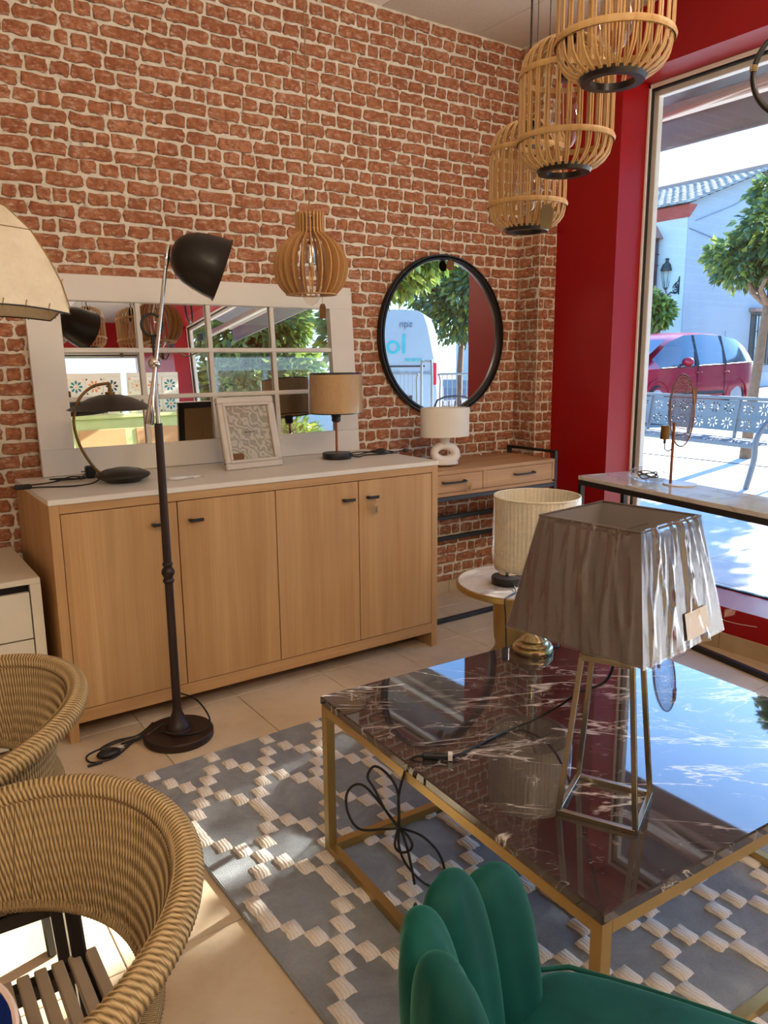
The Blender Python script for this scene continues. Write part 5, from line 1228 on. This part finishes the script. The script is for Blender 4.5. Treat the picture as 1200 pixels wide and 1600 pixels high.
# crumpled clear wrap: a wrinkled skin with vertical folds around the shade
rr = random.Random(8); NU, NV = 240, 22
pu = [rr.uniform(0, 6.28) for _ in range(8)]
def wrapr(u, v):
    f = 0
    for i, (fu, fv, am) in enumerate(((5.5, 1.1, 1.5), (9.5, -1.6, 1.3), (14.5, 2.4, 1.0), (21.5, -.9, .8), (8.0, 3.0, 1.0), (30.5, 1.4, .5))):
        f += am*((1-abs(sin(fu*u+fv*v+pu[i]+.5*sin(3*v+pu[(i+3) % 8]+2*u))))**3.0*2-.5)*(.55+.45*sin(2.1*v+pu[(i+1) % 8]+u*1.7))
    return f
V = []
for i in range(NV+1):
    v = i/NV; 
    for j in range(NU):
        s_ = 4*j/NU; k = int(s_) % 4; f_ = s_-int(s_); l = (k+1) % 4
        vv = -.02+1.035*v; z = zb+(zt-zb)*vv
        A_ = B_[k].lerp(T_[k], vv); C_ = B_[l].lerp(T_[l], vv); p = A_.lerp(C_, f_); d = Vector((p.x, p.y, 0)).normalized()
        fold = wrapr(2*pi*j/NU, v); edge = 1-abs(2*f_-1)**6
        off = .0022+.0030*edge*(1.0+max(-.8, fold*.75)) if edge > 0 else .0025
        if v > .97: off -= .006*edge
        V.append((p.x+d.x*off, p.y+d.y*off, z))
m = MB().add(V, [(i*NU+j, i*NU+(j+1) % NU, (i+1)*NU+(j+1) % NU, (i+1)*NU+j) for i in range(NV) for j in range(NU)])
m.build('plastic_wrap', 'plastic_film', sh, smooth=50)
nrm = Vector((B_[2].x+B_[3].x, B_[2].y+B_[3].y, 0)).normalized()
# size label on the wrap of the side facing the window, low down
for idx in (2,):
    a_ = B_[idx].lerp(B_[(idx+1) % 4], .50); b_ = B_[idx].lerp(B_[(idx+1) % 4], .80); a2 = T_[idx].lerp(T_[(idx+1) % 4], .50); b2 = T_[idx].lerp(T_[(idx+1) % 4], .80)
    o_ = nrm*.0055; MB().quad(a_.lerp(a2, .05)+o_, b_.lerp(b2, .05)+o_, b_.lerp(b2, .27)+o_, a_.lerp(a2, .27)+o_).build('paper_label', 'frame_grey', sh)
tag_p = B_[3]+Vector((.002, .0, .02)); MB().add([tag_p, tag_p+Vector((.020, -.010, .004)), tag_p+Vector((.020, -.010, .018)), tag_p+Vector((0, 0, .016))], [(0, 1, 2, 3)]).build('tape_tab', 'clear_bag', sh)
# cord of the taupe lamp over the table edge
tpw = lambda x, y, z: (x-1.155, y-.907, z-TZ)
cable([(.02, .01, .30), tpw(1.19, .935, .735), tpw(1.205, .962, .70), tpw(1.25, 1.03, .65), tpw(1.295, 1.104, .60), tpw(1.31, 1.16, .55), tpw(1.305, 1.198, .515), tpw(1.27, 1.23, .484), tpw(1.228, 1.246, .4745), tpw(1.15, 1.238, .4740), tpw(1.089, 1.229, .4740), tpw(1.02, 1.217, .477)], parent=tp, r=.0032)
a0_, a1_ = Vector(tpw(1.018, 1.217, .479)), Vector(tpw(.966, 1.262, .478))
MB().bar(a0_, a1_, .014, .013, bev=.003).build('inline_switch', 'black_metal', tp); MB().bar(a0_.lerp(a1_, .02)+Vector((0, 0, .001)), a0_.lerp(a1_, .16)+Vector((0, 0, .001)), .0155, .0145).build('switch_end', 'white_cable', tp); MB().bar(a0_.lerp(a1_, .35)+Vector((0, 0, .006)), a0_.lerp(a1_, .65)+Vector((0, 0, .006)), .006, .006, bev=.001).build('rocker', 'black_metal', tp)
cable([tpw(.966, 1.262, .478), tpw(.945, 1.274, .472), tpw(.93, 1.28, .44), tpw(.92, 1.29, .38), tpw(.92, 1.29, .33), tpw(.921, 1.29, .30)], parent=tp, r=.0032, name='hanging_cord')
hx_, hy_ = .921, 1.29
def lp(*pts): return [tpw(hx_+a_*.84, hy_-a_*.55, z) for a_, z in pts]
cable(lp((0, .30), (-.03, .345), (-.055, .40), (-.07, .43), (-.055, .455), (-.03, .44), (-.005, .40), (.0, .34), (0, .30)), parent=tp, r=.0032, name='cord_loop')
cable(lp((0, .30), (-.04, .298), (-.09, .30), (-.115, .34), (-.118, .385), (-.10, .41), (-.075, .405), (-.04, .36), (0, .30)), parent=tp, r=.0032, name='cord_loop')
cable(lp((0, .30), (.05, .28), (.09, .235), (.105, .18), (.09, .15), (.06, .155), (.02, .20), (-.0, .25), (0, .30)), parent=tp, r=.0032, name='cord_loop')
cable(lp((0, .30), (.02, .28), (.03, .255), (.02, .24), (.0, .24), (-.01, .26), (0, .30), (.015, .26), (.028, .2), (.035, .155)), parent=tp, r=.0032, name='cord_loop')
MB().tube([Vector(q_) for q_ in lp((.035, .155), (.036, .15), (.037, .10))], [.003, .0035, .003], 8).build('plug_sleeve', 'clear_bag', tp)
MB().tube([Vector(q_) for q_ in lp((.037, .105), (.037, .098), (.04, .07), (.043, .045), (.044, .04))], [.003, .006, .0075, .011, .006], 8).build('plug', 'black_metal', tp, smooth=40)

# ------------------------------------------------------------------ rope armchairs
def rope_meshes():
    def rim(u):         # u in 0..1 from near arm tip round the back to far arm tip
        La, R = .24, .27; tot = 2*La+pi*R; s_ = u*tot
        if s_ < La: x, y = -La+s_, -R
        elif s_ > La+pi*R: x, y = -(s_-La-pi*R), R
        else: a_ = -pi/2+(s_-La)/R; x, y = R*cos(a_), R*sin(a_)
        t_ = (R-x)/(R+La); return Vector((x, y, .742-.105*t_**1.25))
    def low(u):
        v = rim(u); x, y = v.x, v.y
        f = .81; return Vector((max(-.21, x*f if x > 0 else x*.86), y*f, .578+.012*max(0, -x/.24)))
    W = 176; wr = MB(); stn_ = MB()
    for k in range(W):
        u = (k+.5)/W; c = rim(u); tn = (rim(min(1, u+.002))-rim(max(0, u-.002))).normalized(); lo = low(u)
        dn_ = (lo-c); dn_ = (dn_-tn*dn_.dot(tn)).normalized(); sd_ = tn.cross(dn_)
        pts = []
        for j in range(9): a_ = 2*pi*j/9; pts.append(c+dn_*cos(a_)*.0165+sd_*sin(a_)*.0165+tn*.004*math.sin(a_*.5))
        wr.tube(pts, .0044, 6, closed=True, twist=330)
        r_ = random.Random(k); jit = tn*r_.uniform(-.0016, .0016)
        for sg in (1,):
            a_ = c+dn_*.008+sd_*.0165*sg; b_ = lo+sd_*.010*sg+jit; mid = (a_+b_)/2+sd_*.004*sg
            if sg == -1 and k % 4: continue
            stn_.tube([a_, mid, b_, lo-Vector((0, 0, .012))], .0037, 6, twist=330)
        if k % 1 == 0:
            pts = [lo+Vector((0, 0, .010*cos(2*pi*j/7)))+sd_*.012*sin(2*pi*j/7) for j in range(7)]; wr2.tube(pts, .0042, 5, closed=True, twist=330)
    core = MB(); core.tube([rim(i/40) for i in range(41)], .013, 8); core.tube([low(i/40) for i in range(41)], .009, 8)
    core.tube(smoothpath([rim(0), (-.262, -.268, .60), (-.245, -.24, .575), low(0)], 4), .013, 8); core.tube(smoothpath([rim(1), (-.262, .268, .60), (-.245, .24, .575), low(1)], 4), .013, 8)
    return core, wr, stn_, low
wr2 = MB(); core, wr, strands, lowf = rope_meshes()
rc = thing('rope_armchair', 'rope armchair nearest the camera, with taupe slat seat and woven tan back', 'chair', (.022, .925, 0), 0, 'rope armchairs in a row at the left')
core.build('rim_frame', 'rope', rc, smooth=60); wr.build('rim_wrapping', 'rope', rc, smooth=60, kind='stuff'); wr2.build('lower_wrapping', 'rope', rc, smooth=60, kind='stuff'); strands.build('rope_strands', 'rope', rc, smooth=60, kind='stuff')
for x, y, xt, yt, zt in ((.20, .23, .165, .205, .575), (.20, -.23, .165, -.205, .575), (-.23, .24, -.235, .25, .60), (-.23, -.24, -.235, -.25, .60)):
    MB().bar((x, y, 0), (xt, yt, zt), .03, .022, bev=.004).build('leg', 'gloss_black', rc)
m = MB(); m.bar((.178, -.20, .425), (.178, .20, .425), .022, .025).bar((-.225, -.20, .425), (-.225, .20, .425), .022, .025); m.bar((-.225, .20, .425), (.178, .20, .425), .022, .025); m.bar((-.225, -.20, .425), (.178, -.20, .425), .022, .025); m.build('seat_frame', 'gloss_black', rc)
sm_e = MB().box(-.0088, .0088, -.205, .205, .438, .452, .002).mesh('slat', 'slat_taupe')
for i in range(17): inst('slat', sm_e, rc, (-.20+.0243*i, 0, 0))
rc2 = copy_tree(rc); rc2.location = (.03, 1.512, 0); rc2['label'] = 'second rope armchair, standing behind the nearest one toward the white drawers'; rc2.rotation_euler = (0, 0, radians(-3))

# cafe table out of frame at the left with a blue bowl at its edge
tb = thing('round_cafe_table', 'round dark cafe table in front of the rope chairs, just outside the picture', 'table', (-.43, .70, 0))
MB().lathe([(0, .72), (.40, .72), (.405, .726), (.405, .738), (.40, .742), (0, .742)], 56).build('top', 'slat_taupe', tb, smooth=40)
MB().lathe([(0, 0), (.2, 0), (.2, .015), (.03, .03), (.025, .72), (0, .72)], 32).build('pedestal', 'gloss_black', tb, smooth=40)
bw = thing('bowl', 'deep blue bowl with a pale rim at the lower left corner', 'bowl', (-.045, .60, .742))
MB().lathe([(0, 0), (.035, 0), (.036, .006), (.06, .02), (.088, .055), (.098, .10), (.099, .102)], 48, capt=False).build('outer_glaze', 'bowl_blue', bw, smooth=60)
MB().lathe([(.095, .101), (.085, .056), (.055, .024), (.03, .012), (0, .011)], 48, capb=False).build('inner_glaze', 'bowl_blue', bw, smooth=60)
MB().lathe([(.095, .101), (.0945, .104), (.097, .106), (.0995, .104), (.099, .101)], 48, capb=False, capt=False).build('rim', 'bowl_rim', bw, smooth=60)

# ------------------------------------------------------------------ green velvet shell chair
gc = thing('shell_chair', 'emerald green velvet armchair with a petal shaped back by the marble table', 'chair', (.68, .38, 0), radians(28.6))
angs = [69, 87.5]+[69+22.2*i for i in range(2, 9)]+[69+20.0*10-11, 69+22.2*10]; tops = [.672, .718, .768, .815, .825, .83, .82, .805, .768, .718, .672]
for a_, tz in zip(angs, tops):
    m = MB(); zc = (tz+.36)/2; hz = (tz-.36)/2; nu, nv = 22, 20; V = []
    ar = radians(a_); ca, sa = cos(ar), sin(ar)
    for i in range(nv+1):
        th = pi*i/nv; zz = cos(th); w_ = abs(sin(th))**.62
        taper = 1.0+.14*zz
        for k in range(nu):
            p = 2*pi*k/nu; sp = lambda q: math.copysign(abs(q)**.9, q)
            tx = sp(sin(p))*.066*w_*taper; rx = sp(cos(p))*.042*w_*(1.0)
            if abs(sin(p)) < .05: rx *= .86 if cos(p) > 0 or True else 1                      # seam down the middle
            R_l = .283+.028*zz+rx
            V.append((R_l*ca-tx*sa, R_l*sa+tx*ca, zc+hz*zz))
    m.add(V, [(i*nu+k, (i+1)*nu+k, (i+1)*nu+(k+1) % nu, i*nu+(k+1) % nu) for i in range(nv) for k in range(nu)])
    o = m.build('back_petal', 'green_velvet', gc, smooth=80)
    sd2 = o.modifiers.new('s', 'SUBSURF'); sd2.levels = 1; sd2.render_levels = 1
poly = [(.215, -.20), (.222, -.1), (.224, 0), (.222, .1), (.215, .20), (.19, .238), (.14, .25), (.05, .248)]+[(.245*cos(radians(q_)), .245*sin(radians(q_))) for q_ in range(100, 261, 16)]+[(.05, -.248), (.14, -.25), (.19, -.238)]
m = MB(); n = len(poly); V = []
for f_, z in ((.95, .375), (1.0, .39), (1.0, .45), (.985, .470), (.95, .483), (.88, .490), (.5, .497), (.0, .499)): V += [(x*f_, y*f_, z) for x, y in poly]
m.add(V, [(r_*n+i, r_*n+(i+1) % n, (r_+1)*n+(i+1) % n, (r_+1)*n+i) for r_ in range(7) for i in range(n)]+[tuple(range(n-1, -1, -1))]); o = m.build('seat_cushion', 'green_velvet', gc, smooth=80)
sd2 = o.modifiers.new('s', 'SUBSURF'); sd2.levels = 1; sd2.render_levels = 1
MB().tube([(x*.99, y*.99, .474) for x, y in poly], .004, 6, closed=True).build('seat_piping', 'green_velvet', gc, smooth=60)
MB().prism([(x*.93, y*.93) for x, y in poly], .33, .385).build('seat_base', 'green_velvet', gc)
for x, y in ((.17, .17), (.17, -.17), (-.16, .16), (-.16, -.16)): MB().cyl((x*1.25, y*1.25, 0.0108), (x, y, .335), .008, .014, 12).build('leg', 'gold', gc, smooth=60)

# ------------------------------------------------------------------ console by the window with the wire lamp
A = atan2(-.985, -.173)            # the length runs toward the camera side
wc_ = thing('window_console', 'narrow marble topped console with black metal frame along the window', 'console table', (2.945, 2.575, 0), A)
WL, WD, WZ = 1.30, .30, .775       # local +x along the length, +y toward the window
MB().box(0, WL, 0, WD, WZ-.020, WZ, .0015).build('marble_top', 'white_marble', wc_)
for x in (.012, WL-.012):
    for y in (.012, WD-.012): MB().box(x-.0125, x+.0125, y-.0125, y+.0125, 0, WZ-.045, .001).build('leg', 'black_metal', wc_)
for y in (.0125, WD-.0125):
    MB().box(0, WL, y-.0125, y+.0125, WZ-.046, WZ-.0205, .001).build('top_rail', 'black_metal', wc_); MB().box(.025, WL-.025, y-.0125, y+.0125, .0, .025, .001).build('base_rail', 'black_metal', wc_)
for x in (.0125, WL-.0125): MB().box(x-.0125, x+.0125, .025, WD-.025, WZ-.046, WZ-.0205, .001).build('end_rail', 'black_metal', wc_); MB().box(x-.0125, x+.0125, .025, WD-.025, 0, .025, .001).build('base_rail', 'black_metal', wc_)
wl_ = thing('wire_disc_lamp', 'copper wire mesh disc lamp on a thin stem on the window console', 'lamp', (3.06, 2.13, WZ))
MB().lathe([(0, 0), (.075, 0), (.076, .003), (.074, .006), (0, .007)], 48, (.03, -.03, 0)).build('base', 'frame_grey', wl_, smooth=40)
MB().cyl((0, 0, .005), (.0, .0, .285), .0065, n=12).build('stem', 'rose_gold', wl_, smooth=60)
dn2 = Vector((.799, -.60, 0)); dc = Vector((.035, -.01, .335)); q = Vector((dn2.x, dn2.y, 0)).normalized()
tn2 = Vector((-dn2.y, dn2.x, 0)); RD = .162
m = MB(); m.tube([dc+tn2*cos(2*pi*k/48)*RD+Vector((0, 0, sin(2*pi*k/48)*RD)) for k in range(48)], .0028, 6, closed=True)
m.build('disc_rim', 'copper_mesh', wl_, smooth=60)
m = MB()
for i in range(-13, 14):
    c_ = i*RD/13.5; h_2 = sqrt(max(0, RD*RD-c_*c_)); bulge = .03
    P1 = [dc+tn2*c_+Vector((0, 0, h_2*s_/5))+dn2*(.03*(1-(c_*c_+(h_2*s_/5)**2)/RD/RD)) for s_ in range(-5, 6)]
    P2 = [dc+tn2*(h_2*s_/5)+Vector((0, 0, c_))+dn2*(.03*(1-(c_*c_+(h_2*s_/5)**2)/RD/RD)) for s_ in range(-5, 6)]
    m.tube(P1, .0008, 3, cap=False); m.tube(P2, .0008, 3, cap=False)
    P3 = [dc+tn2*c_+Vector((0, 0, h_2*s_/5))-dn2*(.008+.02*(1-(c_*c_+(h_2*s_/5)**2)/RD/RD)) for s_ in range(-5, 6)]; m.tube(P3, .0008, 3, cap=False)
m.build('wire_mesh', 'copper_mesh', wl_, kind='stuff')
lh = Vector((-.045, .012, .21)); MB().cyl(lh+Vector((0, 0, -.0)), lh+Vector((.0, 0, .062)), .020, n=24).build('lamp_holder', 'antique_brass', wl_, smooth=40)
MB().cyl(lh+Vector((0, 0, -.02)), lh, .006, n=10).build('cord_grip', 'black_metal', wl_)
cable([lh+Vector((0, 0, -.02)), lh+Vector((.005, 0, -.045)), lh+Vector((.025, -.005, -.055)), Vector((-.004, 0, .165))], parent=wl_, r=.0025)
MB().prism([(-.014, -.07), (.014, -.07), (.014, -.008), (.006, 0), (-.006, 0), (-.014, -.008)], -.001, .001, Matrix.Translation((.03, -.075, .44)) @ Matrix.Rotation(pi/2, 4, 'X')).build('hanging_label', 'cork_tag', wl_)
bg_ = thing('cable_bundle', 'black flex coiled in a clear plastic bag beside the wire disc lamp', 'cable', (3.035, 2.235, WZ))
rr = random.Random(5); V = []; nu, nv = 26, 14
for i in range(nv+1):
    th = pi*i/nv
    for k_ in range(nu):
        p = 2*pi*k_/nu; w_ = 1+.12*sin(5*p+3*th)+.08*sin(9*p-2*th)+rr.uniform(-.05, .05); V.append((.062*sin(th)*cos(p)*w_, .095*sin(th)*sin(p)*w_, .036+.036*cos(th)*(1+rr.uniform(-.04, .04))))
MB().add(V, [(i*nu+k_, (i+1)*nu+k_, (i+1)*nu+(k_+1) % nu, i*nu+(k_+1) % nu) for i in range(nv) for k_ in range(nu)]).build('plastic_bag', 'clear_bag', bg_, smooth=30)
cable([(.04*cos(t_*1.35)*(1-.02*t_), .055*sin(t_*1.35)*(1-.015*t_), .018+.03*abs(sin(t_*.9))) for t_ in range(16)], parent=bg_, r=.0028, name='flex', sub=4)

# ------------------------------------------------------------------ the rear of the shop, seen in the mirrors
ctn = thing('display_counter', 'pale green panelled display counter at the rear of the shop', 'counter', (1.37, -2.9, 0))
m = MB(); m.box(0, 2.0, 0, .5, 0, 1.6, .004); m.build('body', 'green_paint', ctn); MB().box(-.03, 2.03, -.03, .55, 1.6, 1.64, .006).build('top', 'green_paint', ctn)
for i in range(3): MB().box(.08+.64*i, .60+.64*i, .5, .512, .12, 1.48, .004).build('panel', 'mdf', ctn)
rr = random.Random(2); cols = ['orange_glaze', 'teal_glaze', 'navy_glaze', 'sand_glaze']
for nm, c_ in zip(cols, ((214, 140, 84), (40, 120, 124), (44, 56, 74), (222, 196, 160))): plain(nm, c_, .3)
plain('white_glaze', (228, 222, 208), .25)
def tile_board(x, label, seed):
    b = thing('tile_board', label, 'tile sample board', (x, -2.62, 1.645), 0, None); b.rotation_euler = (radians(-9), 0, 0)
    r_ = random.Random(seed); MB().box(0, .62, -.012, 0, 0, .50, .002).build('board', 'white_wall', b)
    for i in range(3):
        for j in range(2):
            cx, cz = .11+.2*i, .125+.225*j; t_ = MB().box(cx-.095, cx+.095, 0, .008, cz-.1, cz+.1, .001).build('tile', 'white_glaze', b)
            c1, c2 = r_.sample(cols, 2); m = MB(); m2 = MB()
            for k_ in range(8):
                a_ = k_*pi/4+(pi/8 if seed+i+j & 1 else 0); m.prism([(.02*cos(a_), .02*sin(a_)), (.055*cos(a_-.28), .055*sin(a_-.28)), (.078*cos(a_), .078*sin(a_)), (.055*cos(a_+.28), .055*sin(a_+.28))], 0, .0012, Matrix.Translation((cx, .009, cz)) @ Matrix.Rotation(-pi/2, 4, 'X') @ Matrix.Scale(-1, 4, (0, 0, 1)))
            for a_ in (pi/4, 3*pi/4, 5*pi/4, 7*pi/4): m2.prism([(.125*cos(a_)+.02*cos(a_+q_), .125*sin(a_)+.02*sin(a_+q_)) for q_ in (pi-.9, pi, pi+.9)]+[(.125*cos(a_), .125*sin(a_))], 0, .0012, Matrix.Translation((cx, .009, cz)) @ Matrix.Rotation(-pi/2, 4, 'X') @ Matrix.Scale(-1, 4, (0, 0, 1)))
            m2.lathe([(0, 0), (.016, 0), (.016, .0015), (0, .0015)], 12, mat=Matrix.Translation((cx, .009, cz)) @ Matrix.Rotation(-pi/2, 4, 'X'))
            m.build('petal_motif', c1, t_, kind='stuff'); m2.build('corner_motif', c2, t_, kind='stuff')
tile_board(2.05, 'left one of two boards of patterned tiles on the green counter', 3); tile_board(2.74, 'right one of two boards of patterned tiles on the green counter', 8)
bh = thing('street_front_house', 'sunlit pale house behind the rear window of the shop', 'house', (-4, -16, 0)); MB().box(0, 16, 0, 4, -.1, 7).build('wall', 'facade_warm', bh)
for i in range(5): f_ = MB().box(1+3*i, 2.2+3*i, 4.0, 4.03, 1.0, 2.8).build('window', 'shutter', bh); MB().box(1.1+3*i, 2.1+3*i, 4.03, 4.04, 1.1, 2.7).build('pane', 'far_glass', f_)
g = MB(); g.quad((-30, -60, -.013), (3.72, -60, -.013), (3.72, -4.15, -.013), (-30, -4.15, -.013)); st('rear_street', g, 'paving')
# black three-arm chandelier reflected in the white mirror
ch = thing('arm_chandelier', 'black three arm ceiling light near the street window behind the camera', 'chandelier', (2.6, -.55, 2.1))
MB().cyl((0, 0, 0), (0, 0, ZC-2.1), .008).lathe([(0, -.03), (.03, -.01), (.03, .04), (0, .06)], 16).build('stem', 'gloss_black', ch, smooth=40)
for k_ in range(3):
    a_ = k_*2*pi/3+.4; MB().tube(smoothpath([(0, 0, 0), (.12*cos(a_), .12*sin(a_), -.10), (.25*cos(a_), .25*sin(a_), -.06), (.28*cos(a_), .28*sin(a_), .04)], 5), .007, 8).build('arm', 'gloss_black', ch, smooth=60)
    MB().lathe([(0, .03), (.03, .035), (.032, .10), (.0, .10)], 16, (.28*cos(a_), .28*sin(a_), 0)).build('lamp_holder', 'gloss_black', ch, smooth=40)
